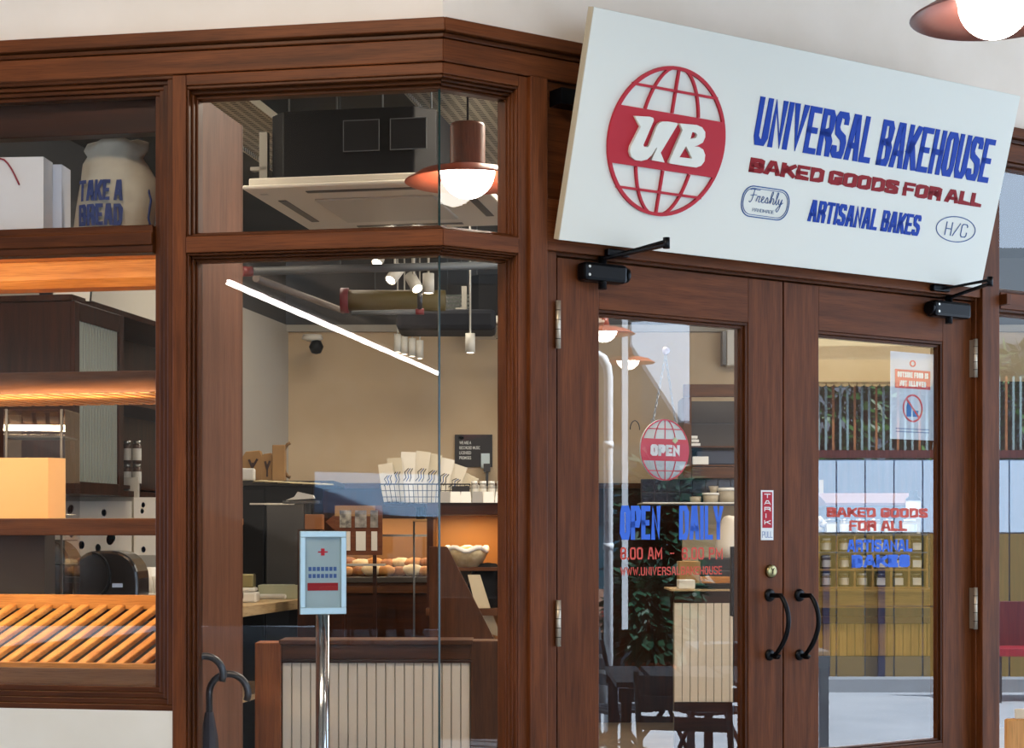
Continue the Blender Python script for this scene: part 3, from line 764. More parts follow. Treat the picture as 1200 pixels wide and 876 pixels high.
# ---- perforated ceiling strips
PERF = mat('perforated_sheet', 'bdb59f', .6)
t = PERF.node_tree; b = t.nodes['Principled BSDF']; tc = t.nodes.new('ShaderNodeTexCoord')
mp = t.nodes.new('ShaderNodeMapping'); mp.inputs['Scale'].default_value = (22, 34, 34); t.links.new(tc.outputs['Object'], mp.inputs[0])
fr = t.nodes.new('ShaderNodeVectorMath'); fr.operation = 'FRACTION'; t.links.new(mp.outputs[0], fr.inputs[0])
sb = t.nodes.new('ShaderNodeVectorMath'); sb.operation = 'SUBTRACT'; sb.inputs[1].default_value = (.5, .5, .5); t.links.new(fr.outputs[0], sb.inputs[0])
sx = t.nodes.new('ShaderNodeSeparateXYZ'); t.links.new(sb.outputs[0], sx.inputs[0])
ab = [t.nodes.new('ShaderNodeMath') for _ in range(5)]
for i in range(2): ab[i].operation = 'ABSOLUTE'; t.links.new(sx.outputs[i], ab[i].inputs[0])
for i, th_ in ((0, .30), (1, .22)):
    ab[2+i].operation = 'LESS_THAN'; ab[2+i].inputs[1].default_value = th_; t.links.new(ab[i].outputs[0], ab[2+i].inputs[0])
ab[4].operation = 'MULTIPLY'; t.links.new(ab[2].outputs[0], ab[4].inputs[0]); t.links.new(ab[3].outputs[0], ab[4].inputs[1])
mx = t.nodes.new('ShaderNodeMix'); mx.data_type = 'RGBA'; t.links.new(ab[4].outputs[0], mx.inputs[0]); mx.inputs[6].default_value = lin('b9b29e'); mx.inputs[7].default_value = lin('2a2926')
t.links.new(mx.outputs[2], b.inputs['Base Color'])
def strip(px, Z, z, w, L, label):
    one('perforated_ceiling_sheet', MB().box(0, w, 0, L, 0, .02).box(0, .012, 0, L, -.02, 0).box(w-.012, w, 0, L, -.02, 0), PERF, label, 'ceiling panel', Matrix.Translation((XX(px, Z), Z, z)) @ Matrix.Rotation(-ALPHA, 4, 'Z'), 'perforated ceiling panels')
strip(448, 7.1, 3.4, .40, 5.2, 'perforated pale metal ceiling strip right of the large air conditioner')
strip(196, 7.6, 3.4, .36, 3.0, 'perforated pale metal ceiling strip left of the large air conditioner')
one('perforated_grille', MB().box(0, XX(552, 12.6)-XX(521, 12.6), 0, .03, 0, HT(345, 12.6)-HT(386, 12.6)), None, 'upright perforated grey panel at the end of the ceiling void', 'ceiling panel', T(XX(521, 12.6), 12.6, HT(386, 12.6))).data.materials.append(None)
bpy.data.objects['perforated_grille'].data.materials.clear()
pg = mat('perforated_upright', '7d8780', .6)
bpy.data.objects['perforated_grille'].data.materials.append(pg)
g = MB()
for i in range(7):
    for k in range(8):
        g.box(.012+i*.026, .028+i*.026, -.002, 0, .02+k*.03, .035+k*.03)
part('slots', g, DGREY, bpy.data.objects['perforated_grille'], kind='stuff')
for x_ in (.02, .17): part('hanger_rod', MB().tube([(x_, .015, .26), (x_, .015, 3.58-HT(386, 12.6))], .005, 6), PIPE, bpy.data.objects['perforated_grille'])

# ---- pipes under the ceiling
def pipe(name, a, b, r, m, label, ends=None, hang=True):
    A, B = P(*a), P(*b)
    o = one(name, MB().tube([A-A, B-A], r, 12), m, label, 'pipe', Matrix.Translation(A))
    d = (B-A).normalized()
    if ends:
        for q in ends:
            c = (B-A)*q; part('end_fitting', MB().tube([c-d*.022, c+d*.022], r*1.2, 12), mat('red_fitting', '6e1a20', .5), o)
    if hang:
        for q in (.3, .7):
            c = (B-A)*q; part('hanger_rod', MB().tube([c, (c.x, c.y, 3.58-A.z)], .004, 6), PIPE, o)
    return o
pipe('grey_pipe', (286, 318, 7.9), (640, 309, 8.6), .020, PIPE, 'grey conduit with a red end cap crossing the top of the tall corner pane', ends=(0.01,))
pipe('slanting_conduit', (300, 326, 8.0), (402, 364, 10.3), .018, mat('brown_conduit', '6d625a', .6), 'slanting conduit running back from the red capped pipe', hang=False)
pipe('yellow_pipe', (404, 352, 9.4), (522, 352, 9.4), .058, mat('ochre_pipe', '55470f', .6), 'fat ochre yellow pipe under the dark ceiling', ends=(0.0,))
pipe('thin_pipe', (412, 367, 9.0), (492, 365, 9.0), .014, PIPE, 'thin grey pipe with a red elbow below the yellow pipe', ends=(1.0,), hang=False)
pipe('drop_pipe', (492, 332, 9.0), (492, 364, 9.0), .014, DGREY, 'short dark drop pipe ending at the red elbow', hang=False)
one('ceiling_duct', MB().box(0, .62, 0, .4, 0, .13), mat('blue_black_duct', '0b0f18', .6, spec=.2), 'low dark duct lying under the yellow pipe', 'duct', T(XX(464, 10.6), 10.6, HT(386, 10.6)), bevel=.03)
one('cable_box', MB().box(0, .16, 0, .1, 0, .07), mat('slate_blue', '2c3a52', .6), 'small slate blue box on the ledge of the back wall', 'box', T(XX(508, 12.97), 12.97, zt_b+.051))

# ---- spotlights and the security camera
SPW = mat('spot_white', 'c9c6bb', .4)
LAMP = mat('spot_glow', (1, .86, .66), .4, emis=22)
def spot(px, py, Z, label, tilt=0, yaw=0, L=.105, r=.031, lit=True, group='white ceiling spotlights'):
    c = P(px, py, Z)
    o = empty('spotlight', Matrix.Translation(c), label, 'spotlight', group)
    R = Matrix.Rotation(yaw, 4, 'Y') @ Matrix.Rotation(tilt, 4, 'X')
    part('housing', MB().lathe([(0, L/2), (r, L/2), (r, -L/2), (r*.86, -L/2), (r*.86, -L/2+.012), (0, -L/2+.012)], seg=20), SPW, o, R)
    if lit: part('lamp_face', MB().lathe([(0, -L/2+.013), (r*.8, -L/2+.013), (r*.8, -L/2+.003), (0, -L/2+.003)], seg=20), LAMP, o, R)
    part('stem', MB().tube([(0, 0, .0), (0, 0, 3.56-c.z)], .006, 8), SPW, o)
    return o
spot(445, 300, 8.9, 'lit spotlight half hidden by the middle rail, leftmost of the ceiling spots', -.6, .3)
spot(463, 321, 8.75, 'tilted lit spotlight second from the left below the grey conduit', -.6, .55)
spot(485, 331, 8.9, 'tilted lit spotlight third from the left below the grey conduit', -.6, -.5)
spot(502, 332, 9.05, 'upright white spotlight beside the edge of the corner glass', 0, 0)
spot(551, 402, 10.5, 'white cylinder spotlight under the far air conditioner', 0, 0, L=.12, r=.03)
for i, px in enumerate((466, 474, 483, 492)):
    spot(px, 402+i*2.5, 12.2, ('first', 'second', 'third', 'fourth')[i]+' from the left of the four small spotlights in front of the cream wall', 0, 0, L=.13, r=.026, lit=True)
o = empty('dome_camera', Matrix.Translation(P(366, 397, 12.6)), 'small black security camera on a white mount on the cream wall', 'camera')
part('mount', MB().lathe([(0, .03), (.07, .03), (.08, 0), (.03, -.02), (0, -.02)], seg=20).tube([(0, 0, 0), (0, .40, 0)], .015, 8), ACW, o)
part('eye', MB().lathe([(0, .055), (.035, .045), (.055, 0), (.035, -.045), (0, -.055)], (.03, -.01, -.06), seg=18), BLK, o)

# ---- pendant lamps (inside and outside)
def pendant(W, label, shade=TERRA, ceil=3.56, tall=True):
    o = empty('pendant_lamp', W, label, 'pendant lamp', 'dish pendant lamps')
    part('shade', MB().lathe([(.035, .052), (.10, .045), (.17, .028), (.218, .0), (.222, -.004), (.218, -.006), (.168, .020), (.10, .036), (.035, .043)], seg=48), shade, o)
    part('globe', MB().lathe([(.096*math.sin(PI*k/16), .034+.096*math.cos(PI*k/16)) for k in range(8, 17)], seg=32), GLOBE, o)
    if tall: part('housing', MB().lathe([(0, .20), (.058, .20), (.062, .19), (.062, .06), (.066, .052), (0, .052)], seg=28), wood('lamp_wood', '6f3e26', '8a4f30', 'z'), o)
    else: part('housing', MB().lathe([(0, .12), (.03, .12), (.04, .052), (0, .052)], seg=20), shade, o)
    z = W.to_translation().z
    part('cord', MB().tube([(0, 0, .12), (0, 0, ceil-z)], .004, 8), BLK, o)
    return o
pendant(Matrix.Translation(P(548, 212, 6.0)), 'lit pendant lamp with a terracotta dish inside the upper corner window')
pendant(Matrix.Translation(P(1166, 18, 4.53)), 'lit pendant lamp with a mauve dish hanging outside at the top right', shade=MAUVE, tall=False, ceil=3.62)

# ---- the menu stand behind the glass
Zs = 5.55
ms = empty('menu_stand', T(XX(378, Zs), Zs, 0), 'polished steel stand with a pale framed notice behind the corner glass', 'stand')
part('base', MB().lathe([(0, 0), (.17, 0), (.17, .012), (.03, .022), (0, .022)], (0, 0, .02), seg=32), STEEL, ms)
CH = mat('polished_chrome', 'c9cdd0', .12, metal=1)
part('pole', MB().tube([(0, 0, .03), (0, 0, HT(718, Zs))], .0225, 20), CH, ms)
part('pole_seam', MB().tube([(.004, -.0232, .03), (.004, -.0232, HT(720, Zs))], .0016, 6), DGREY, ms)
h0, h1 = HT(719, Zs), HT(622, Zs)
FRM = mat('daylit_frame', 'a9c3cc', .35, metal=.3)  # blue cast of the daylight is put into the frame colour
R = Matrix.Translation((0, -.01, 0)) @ Matrix.Rotation(.30, 4, 'Z')
hwid = .076
part('notice_frame', MB().box(-hwid, hwid, -.02, .0, h0, h0+.022).box(-hwid, hwid, -.02, .0, h1-.02, h1).box(-hwid, -hwid+.018, -.02, .0, h0+.022, h1-.02).box(hwid-.018, hwid, -.02, .0, h0+.022, h1-.02).box(-hwid+.001, hwid-.001, -.006, .004, h0+.001, h1-.001), FRM, ms, R, bevel=.002)
pp = part('notice', MB().box(-hwid+.018, hwid-.018, -.010, -.006, h0+.022, h1-.02), mat('pale_notice', '93aab0', .6), ms, R)
zf = lambda f: h0+.022+(h1-h0-.042)*f
g = MB(); letters(g, 'ACTIVE', -.048, .048, zf(.50), zf(.58), .0045, .5, -.011, -.010); letters(g, 'NOTICE', -.048, .048, zf(.40), zf(.48), .0045, .5, -.011, -.010)
g2 = MB()
for r_ in (zf(.52), zf(.42)):
    for k in range(7): g2.box(-.047+k*.0137, -.037+k*.0137, -.011, -.010, r_, r_+.013)
part('print_lines', g2, NAVY, pp)
part('red_block', MB().box(-.05, .05, -.011, -.010, zf(.24), zf(.35)), DRED, pp)
part('emblem', MB().box(-.006, .006, -.011, -.010, zf(.74), zf(.84)).box(-.016, .016, -.011, -.010, zf(.78), zf(.80)), RED, pp)
del g

# ---- umbrellas leaning in the corner, only the hooked handles show
UM = mat('umbrella_handle', '14161c', .3, coat=.4); UF = mat('umbrella_cloth', '26232c', .7)
def umbrella(px, py, Z, label, r=.062, th=.0115, lean=0, gr='umbrellas with hooked handles'):
    c = P(px, py, Z)
    o = empty('umbrella', Matrix.Translation((c.x, c.y, 0)), label, 'umbrella', gr)
    zt = c.z
    pts = [(-r+r-r*math.cos(PI*k/14*1.12)+0, 0, zt+r*math.sin(PI*k/14*1.12)) for k in range(15)]
    pts = [(-r, 0, zt-.10)]+pts
    part('handle', MB().tube(pts, th, 12), UM, o)
    part('cloth', MB().lathe([(0, .08), (.012, .1), (.035, .5), (.042, zt-.32), (.028, zt-.14), (.014, zt-.06), (0, zt-.06)], (-r, 0, 0), seg=9, smooth=False), UF, o)
    part('shaft', MB().tube([(-r, 0, .021), (-r, 0, .12)], .005, 8), STEEL, o)
    return o
umbrella(268, 812, 5.45, 'black umbrella whose hooked handle stands nearest the left window post', .062)
umbrella(240, 790, 5.36, 'second black umbrella behind, its hook partly hidden by the window frame', .058)

# ---- left: kitchen counter, fridge, wall cabinet
def on_fk(d, px):                                    # depth where column px meets the plane x = d of the left wall frame
    o = FK.I @ Vector((0, 0, EYE)); v = FK.I.to_3x3() @ Vector(((px-600)/FOC, 1, 0))
    t = (d-o.x)/v.x; p = o+v*t; return p.y, t        # local y and depth Z
y0, Z0 = on_fk(.42, 83); y1, Z1 = on_fk(.42, 262)
zc_t, zc_b = HT(352, Z0), HT(578, Z0)
cab = empty('wall_cabinet', FK.M @ Matrix.Translation((0, y0, 0)), 'dark walnut wall cabinet with a frosted glass door, seen through the left window', 'cabinet')
Ld = y1-y0
part('end_panel', MB().box(.002, .42, 0, .02, zc_b, zc_t), DWV, cab, bevel=.002)
part('top', MB().box(.002, .43, -.01, Ld, zc_t, zc_t+.03), DWV, cab, bevel=.002)
part('bottom', MB().box(.002, .42, .02, Ld, zc_b, zc_b+.03), DWV, cab)
part('back', MB().box(.002, .02, .02, Ld, zc_b+.03, zc_t), DWV, cab)
ya, _ = on_fk(.42, 140)
dl = ya-y0
part('divider', MB().box(.02, .418, dl, dl+.025, zc_b+.03, zc_t), DWV, cab)
dr = part('door', MB().box(.42, .44, .0, .055, zc_b, zc_t-.002).box(.42, .44, dl-.05, dl+.01, zc_b, zc_t-.002).box(.42, .44, .055, dl-.05, zc_t-.09, zc_t-.002).box(.42, .44, .055, dl-.05, zc_b, zc_b+.06), DWV, cab, bevel=.002)
FRO = mat('frosted_pane', '83877a', .35)
g = MB()
nrib = 14; yy0, yy1 = .055, dl-.05
for k in range(nrib):
    a = yy0+(yy1-yy0)*k/nrib; b = yy0+(yy1-yy0)*(k+1)/nrib
    g.prism([(.428, a), (.434, (a+b)/2), (.428, b)], zc_b+.06, zc_t-.09, 'z')
part('frosted_pane', g, FRO, dr)
part('shelf', MB().box(.02, .40, dl+.03, Ld, (zc_b+zc_t)/2+.02, (zc_b+zc_t)/2+.045), DWH, cab)
# jars on the open part of the cabinet
LBL = mat('jar_label', 'd6d2c4', .6)
def jar(W, label, r=.03, h=.10, lid='black', cont=JARG, group=None, square=False, lbl=LBL):
    o = empty('jar', W, label, 'jar', group)
    if square: part('glass_body', MB().box(-r, r, -r, r, 0, h*.78), cont, o, bevel=r*.3)
    else: part('glass_body', MB().lathe([(0, 0), (r, 0), (r, h*.76), (r*.8, h*.86), (0, h*.86)], seg=18), cont, o)
    part('lid', MB().lathe([(0, h*.86), (r*.86, h*.86), (r*.86, h), (0, h)], seg=18), BLK if lid == 'black' else (PAPER if lid == 'white' else STEEL), o)
    if square: part('paper_label', MB().box(-r*.8, r*.8, -r-.001, -r, h*.12, h*.66), lbl, o)
    else: part('paper_label', MB().lathe([(r*1.01, h*.14), (r*1.01, h*.66)], seg=18), lbl, o)
    return o
yj, Zj = on_fk(.30, 150)
first = None
words = [('lower jar of the left pair', 0, 0), ('upper jar of the left pair', 0, 1), ('lower jar of the right pair', 1, 0), ('upper jar of the right pair', 1, 1)]
zb_j = HT(570, Zj); zs_j = HT(541, Zj)
part('shelf', MB().box(.02, .40, dl+.03, Ld, zb_j-.02, zb_j), DWH, cab); 
for wd, i, k in words:
    q = FK.M @ Vector((.30, yj, 0)); x = XX(149+i*11.5, Zj)
    jar(Matrix.Translation((x, Zj, zb_j+k*.125)), 'white labelled dark jar in the wall cabinet, '+wd, .024, .122, 'steel', group='jars stacked in the wall cabinet')
# poster sheets on wall under the cabinet
def sheet_on(W, w, h, label, cat, blobs, m=PAPER, name='poster', seed=1):
    o = one(name, MB().box(0, w, -.002, 0, 0, h), m, label, cat, W)
    rnd = random.Random(seed)
    for i in range(blobs):
        x, z, s = rnd.uniform(.05, .9)*w, rnd.uniform(.08, .9)*h, rnd.uniform(.012, .03)
        part('printed_spot', MB().lathe([(0, -.0005), (s, -.0005), (s, 0), (0, 0)], seg=9, X=Matrix.Translation((x, -.002, z)) @ Matrix.Rotation(PI/2, 4, 'X') @ Matrix.Scale(.7, 4, (1, 0, 0))),
             mat('spot_%d' % (i % 5), ('2b4d8c', '8c2f2a', 'b58a3a', '3a3a40', '7d9aa8')[i % 5], .6), o)
    return o
Wp = Matrix.Translation((XX(60, 8.9), 8.9, HT(668, 8.9))) @ Matrix.Rotation(.0, 4, 'Z')
one('kitchen_splashback', MB().box(.04, .45, .02, .06, .02, 1.75), mat('off_white_tile', 'b9b3a5', .5), 'off white splashback panel behind the black dispenser', 'panel', T(XX(60, 8.95), 8.95, 0))
sheet_on(Wp, .42, .36, 'white sheet with scattered blue, red and ochre spots behind the dispenser', 'poster', 16, seed=3)
sheet_on(Matrix.Translation((XX(158, 8.9), 8.88, HT(650, 8.9))), .20, .30, 'narrow white card with red and navy blocks at the right of the spotted sheet', 'poster', 6, seed=8)
# counter carrying dispenser
kc = empty('kitchen_counter', T(XX(-60, 7.0), 7.0, 0), 'dark kitchen counter behind the slatted bread rack', 'counter')
zk = HT(703, 7.2)
part('top', MB().box(0, 1.02, 0, 1.2, zk-.03, zk), DGREY, kc, bevel=.003)
part('body', MB().box(.02, 1.0, .02, 1.18, .02, zk-.03), DWV, kc)
def dispenser(px0, px1, py0, Z, label, badge=True):
    x0, x1 = XX(px0, Z), XX(px1, Z); h = HT(py0, Z)-zk; w = x1-x0
    o = empty('paper_dispenser', T(x0, Z, zk), label, 'dispenser', 'black rounded dispensers')
    prof = [(0, 0), (.0, h*.62)]+[(.0+.10-.10*math.cos(PI/2*k/6), h*.62+h*.38*math.sin(PI/2*k/6)) for k in range(1, 7)]+[(w-.11+.11*math.sin(PI/2*k/6), h*.45+h*.55*math.cos(PI/2*k/6)) for k in range(0, 7)]+[(w, .02), (w-.02, 0)]
    part('shell', MB().prism(prof, 0, .22), mat('smoked_plastic', '1c1a1a', .16, coat=.6), o, bevel=.012)
    part('side_ring', MB().tube([(w*.30+.055*math.sin(t_)*0+(.07*math.sin(t_)), -.004, h*.08+h*.44*(1-math.cos(t_))) for t_ in [PI*k/12 for k in range(13)]], .005, 8), BLK, o)
    part('foot', MB().box(w*.34, w*.9, -.006, .1, -.0, .022), BLK, o)
    if badge: part('badge', MB().box(w*.60, w*.76, -.002, .0, h*.28, h*.36), mat('badge_blue', '9db4d8', .4), o)
    return o
dispenser(86, 162, 645, 7.05, 'glossy black paper dispenser with a small pale badge behind the left window')
dispenser(12, 84, 632, 7.2, 'darker black dispenser half hidden by the clear case', False)
o = empty('paper_cup_stack', T(XX(150, 7.5), 7.5, zk), 'white cups and a tray behind the black dispenser at the right', 'cups')
part('cup', MB().lathe([(0, 0), (.035, 0), (.045, .13), (0, .13)], (.06, .2, 0), seg=18), PAPER, o); part('cup', MB().lathe([(0, 0), (.035, 0), (.045, .09), (0, .09)], (.13, .1, 0), seg=18), PAPER, o)
part('tray', MB().box(-.02, .2, 0, .3, 0, .015), PAPER, o)

# ---- display shelves in the left window
Zw = 5.52
def shelf(name, py0, py1, depth, label, lip=True, y_=.16):
    F = FA; z1_, z0_ = FA.z(100, py0, y_), FA.z(100, py1, y_)
    o = empty(name, FA.M @ Matrix.Translation((0, y_, 0)), label, 'shelf')
    a, b = uL+.1, UE
    part('front_edge', MB().box(a, b, 0, .02, z0_, z1_), BWH, o, bevel=.003)
    part('board', MB().box(a, b, .02, depth, z1_-.022, z1_), OAKH, o)
    return o, z0_, z1_, a, b
# upper shelf carrying the bags
s1, q0, q1, sa, sb_ = shelf('window_top_shelf', 268.5, 300, .50, 'upper window shelf that carries the paper bags, orange lit underneath', y_=.075)
part('curved_valance', MB().prism([(.50, q0-.035), (.47, q0-.028), (.45, q0-.0), (.45, q1-.022), (.52, q1-.022), (.52, q0-.035)], sa, sb_, 'x'), OAKH, s1, bevel=.003)
part('led_strip', MB().box(sa, sb_, .05, .07, q1-.034, q1-.022), LED, s1)
l = light('top_shelf_led', 'AREA', FA.M @ Vector((UE-.98, .24, q1-.06)), 4.5, (1, .70, .40), 1.7, .03, target=FA.M @ Vector((UE-.98, .60, q1-.30)))
s2, r0_, r1_, sa, sb_ = shelf('window_middle_shelf', 435, 460, .50, 'middle window shelf with a brown front, orange lit ribbed underside')
for k in range(26):
    x = sb_-.06-k*.052
    if x < -2.2: break
    part('slat', MB().prism([(x, .021), (x+.034, .021), (x+.075, .5), (x+.041, .5)], r0_-.001, r0_+.02, 'z'), OAKY, s2)
l = light('middle_shelf_led', 'AREA', FA.M @ Vector((UE-.98, .30, r0_-.05)), 3.0, (1, .72, .40), 1.6, .02, target=FA.M @ Vector((UE-.98, .34, r1_+.3)))
l = light('middle_shelf_fill', 'AREA', FA.M @ Vector((UE-.98, .12, r0_-.012)), 9, (1, .78, .50), 1.8, .03, target=FA.M @ Vector((UE-.98, .75, 1.5)))  # added fill aimed down to brighten the cream box
s3, t0_, t1_, sa, sb_ = shelf('window_lower_shelf', 607, 627, .22, 'narrow brown shelf at eye height across the left window', y_=.5)
# header board seen in the top of the upper pane
one('window_header_board', MB().box(uL+.1, UE, .10, .16, FA.z(100, 160, .12), FA.z(100, 112, .12)+.05), DWH, 'dark header board along the top of the left upper pane', 'board', FA.M, bevel=.003)
# bread rack: sloping tray of diagonal slats
rk = empty('bread_rack', FA.M @ Matrix.Translation((0, .10, 0)), 'sloping golden oak bread rack with diagonal slats at the foot of the left window', 'rack')
za, zb_ = FA.z(100, 781, .10), FA.z(100, 703, .62)
part('front_board', MB().box(uL+.1, UE, -.02, .0, FA.z(100, 812, .1), za-.004), wood('hazed_board', '6b4a30', '7d583a', 'x', rough=.6), rk, bevel=.002)  # greyed brown takes in the reflection haze of the pane
part('front_rail', MB().box(uL+.1, UE, .0, .03, za-.02, za+.012), OAKH, rk, bevel=.003)
part('back_rail', MB().box(uL+.1, UE, .50, .53, zb_-.03, zb_+.02), OAKH, rk, bevel=.003)
part('side_rail', MB().prism([(.0, za-.03), (.52, zb_-.03), (.52, zb_+.015), (.0, za+.015)], UE-.018, UE-.001, 'x'), OAKY, rk)
part('bed', MB().prism([(.03, za-.07), (.52, zb_-.08), (.52, zb_-.07), (.03, za-.06)], uL+.1, UE, 'x'), mat('rack_dark_bed', '1a1512', .7), rk)
for k in range(-6, 13):
    px = 14+22.6*(k-3)
    x0_ = FA.u(px, .13); wsl = .030
    dx = .095
    y_0, y_1 = .03, .50; zz0, zz1 = za-.004, zb_-.012; lim = UE-.02
    if x0_+wsl > lim: continue
    f_ = min(1, (lim-wsl-x0_)/dx)
    y_1 = y_0+(y_1-y_0)*f_; zz1 = zz0+(zz1-zz0)*f_; dd = dx*f_
    a = MB(); v = [a.bm.verts.new(p) for p in ((x0_, y_0, zz0-.02), (x0_+wsl, y_0, zz0-.02), (x0_+wsl+dd, y_1, zz1-.02), (x0_+dd, y_1, zz1-.02),
                                    (x0_, y_0, zz0), (x0_+wsl, y_0, zz0), (x0_+wsl+dd, y_1, zz1), (x0_+dd, y_1, zz1))]
    for f in ((3, 2, 1, 0), (4, 5, 6, 7), (0, 1, 5, 4), (1, 2, 6, 5), (2, 3, 7, 6), (3, 0, 4, 7)): a.bm.faces.new([v[i] for i in f])
    part('slat', a, OAKY, rk, bevel=.004)
l = light('rack_led', 'AREA', FA.M @ Vector((UE-.98, .30, t0_-.03)), 5.5, (1, .70, .38), 1.6, .06, target=FA.M @ Vector((UE-.98, .34, .9)))
# clear case with metal corners, cream box
Zc = 6.35
cs = empty('clear_case', T(XX(4, Zc), Zc, zk), 'tall clear acrylic case with steel edges left of the black dispenser', 'display case')
wc, hc = XX(76, Zc)-XX(4, Zc), HT(479, Zc)-zk
one_ = MB().box(0, wc, 0, .004, 0, hc).box(0, .004, .004, .22, 0, hc).box(wc-.004, wc, .004, .22, 0, hc).box(0, wc, .004, .22, hc-.006, hc-.001)
part('acrylic_body', one_, CLEAR, cs)
g = MB()
for x in (.012, wc-.012): g.box(x-.004, x+.004, -.006, -.001, 0, hc)
part('edge_strip', g, mat('case_edge', '6e6c68', .5), cs)
for fz in (.22, .34, .86): part('shelf_edge', MB().box(.004, wc-.004, .01, .2, hc*fz, hc*fz+.004), mat('case_shelf', '4a4743', .5), cs)
part('price_card', MB().prism([(.05, hc*.30), (.085, hc*.30), (.068, hc*.22)], -.012, -.008), PAPER, cs)
Zx = 6.1
bx = empty('cream_box', T(XX(-40, Zx), Zx, HT(609, Zx)), 'warm cream cardboard box glowing in the left window beside the clear case', 'box')
wb, hb = XX(57, Zx)-XX(-40, Zx), HT(536, Zx)-HT(609, Zx)
CB = mat('cream_card', 'e0b57a', .7)
part('body', MB().box(0, wb, 0, .18, 0, hb), CB, bx, bevel=.002)
part('side_flap', MB().prism([(wb, .0), (wb+.045, .05), (wb+.045, .06), (wb, .012)], 0, hb, 'z'), CB, bx)
part('flap_tab', MB().box(wb-.012, wb+.038, -.003, -.0, -.05, .0), CB, bx)
part('stand', MB().box(.02, wb-.02, .02, .16, zk-HT(609, Zx), -.0), mat('stand_dark', '2a211b', .6), bx)
# white sheet and black bottle on top of the cabinet
Zb = 8.35
one('price_board', MB().box(0, XX(105, Zb)-XX(62, Zb), 0, .012, 0, .2), PAPER, 'white board with a dark edge standing on the wall cabinet', 'board', Matrix.Translation((XX(62, Zb), Zb, zc_t+.031)) @ Matrix.Rotation(.08, 4, 'Y'))
part('edge_strip', MB().box(XX(105, Zb)-XX(62, Zb), XX(105, Zb)-XX(62, Zb)+.006, -.001, .013, 0, .2), BLK, bpy.data.objects['price_board'])
part('handwriting', MB().tube([(.05, -.001, .155), (.09, -.001, .148), (.13, -.001, .142), (.15, -.001, .146)], .002, 5), DGREY, bpy.data.objects['price_board'])
one('bottle', MB().lathe([(0, 0), (.032, 0), (.032, .12), (.022, .17), (.02, .24), (0, .24)], seg=18), DGREY, 'dark bottle standing on the wall cabinet left of the white board', 'bottle', T(XX(54, Zb), Zb, zc_t+.031))

# ---- bags on the upper shelf
def carrier(px0, px1, py1, Z, label, m, handle=None, d=.09):
    x0, x1 = XX(px0, Z), XX(px1, Z); h = HT(py1, Z)-q1; w = x1-x0
    o = empty('paper_bag', T(x0, Z, q1, -.06), label, 'bag')
    g = MB(); g.box(0, w, 0, .003, 0, h).box(0, w, d-.003, d, 0, h).box(0, .003, .003, d-.003, 0, h).box(w-.003, w, .003, d-.003, 0, h).box(.003, w-.003, .003, d-.003, 0, .003)
    part('body', g, m, o)
    if handle:
        part('handle', MB().tube([(w*.35+w*.4*k/10, -.004, h-.06+.085*math.sin(PI*k/10)-.03) for k in range(11)], .003, 6), handle, o)
    return o
carrier(-60, 53, 185, 5.50, 'white paper carrier bag with a red cord handle on the upper shelf', mat('white_bag', 'c9c6c4', .7), mat('red_cord', '8c1f2c', .6))
carrier(40, 73, 193, 5.58, 'pale blue white paper bag between the carrier and the cloth bread bag', mat('bluish_bag', 'b4bccb', .7))
# cloth drawstring bag
Zg = 5.60
bg_ = empty('cloth_bread_bag', T(XX(135, Zg), Zg, q1), 'off white drawstring cloth bag printed TAKE A BREAD on the upper left shelf', 'bag')
CAN = mat('canvas_cloth', 'b3aa97', .85, col2='9f9684', scale=9, bump=.25, bscale=18)
prof = [(.0, 0), (.118, .0), (.134, .03), (.135, .11), (.128, .19), (.108, .245), (.092, .270), (.108, .295), (.100, .318), (.06, .325), (0, .318)]
prof = [(r*.97, z*.985) for r, z in prof]
mb = MB(); seg = 40; rings = []
for j, (r, z) in enumerate(prof):
    if r == 0: rings.append([mb.bm.verts.new((0, 0, z))]); continue
    g = []
    for k in range(seg):
        a = 2*PI*k/seg; fold = 1+(.045*math.sin(a*7+j*.5)+.03*math.sin(a*11-j))*(j/len(prof))**1.5*1.6
        lean = .012*(z/.3)
        g.append(mb.bm.verts.new((r*fold*math.cos(a)+lean-.01*math.sin(z*30), r*.62*fold*math.sin(a), z+.012*math.sin(a*3)*(1 if j > 6 else 0))))
    rings.append(g)
for A_, B_2 in zip(rings, rings[1:]):
    for k in range(seg):
        q = []
        for v in (A_[k % len(A_)], A_[(k+1) % len(A_)], B_2[(k+1) % len(B_2)], B_2[k % len(B_2)]):
            if v not in q: q.append(v)
        if len(q) > 2: f = mb.bm.faces.new(q); f.smooth = True
part('sack', mb, CAN, bg_)
def onbag(x, y, z):
    r = .134
    return (x, -(.62*math.sqrt(max(1e-4, r*r-x*x)))*(1-.30*max(0, (z-.13)/.1))+y-.013, z)
NV = mat('print_navy', '16295e', .7)
g = MB()
letters(g, 'TAKE A', -.102, .044, .110, .180, -.34, .28, -.001, .0, .6, .0125, fn=onbag)
part('lettering', g, NV, bg_)
g = MB(); letters(g, 'BREAD', -.102, .044, .030, .100, -.34, .30, -.001, .0, .6, .0125, fn=onbag)
part('lettering', g, NV, bg_)
part('drawstring', MB().tube([(.112, -.03, .17), (.128, -.05, .12), (.122, -.06, .06), (.128, -.055, .03)], .004, 6), NV, bg_)
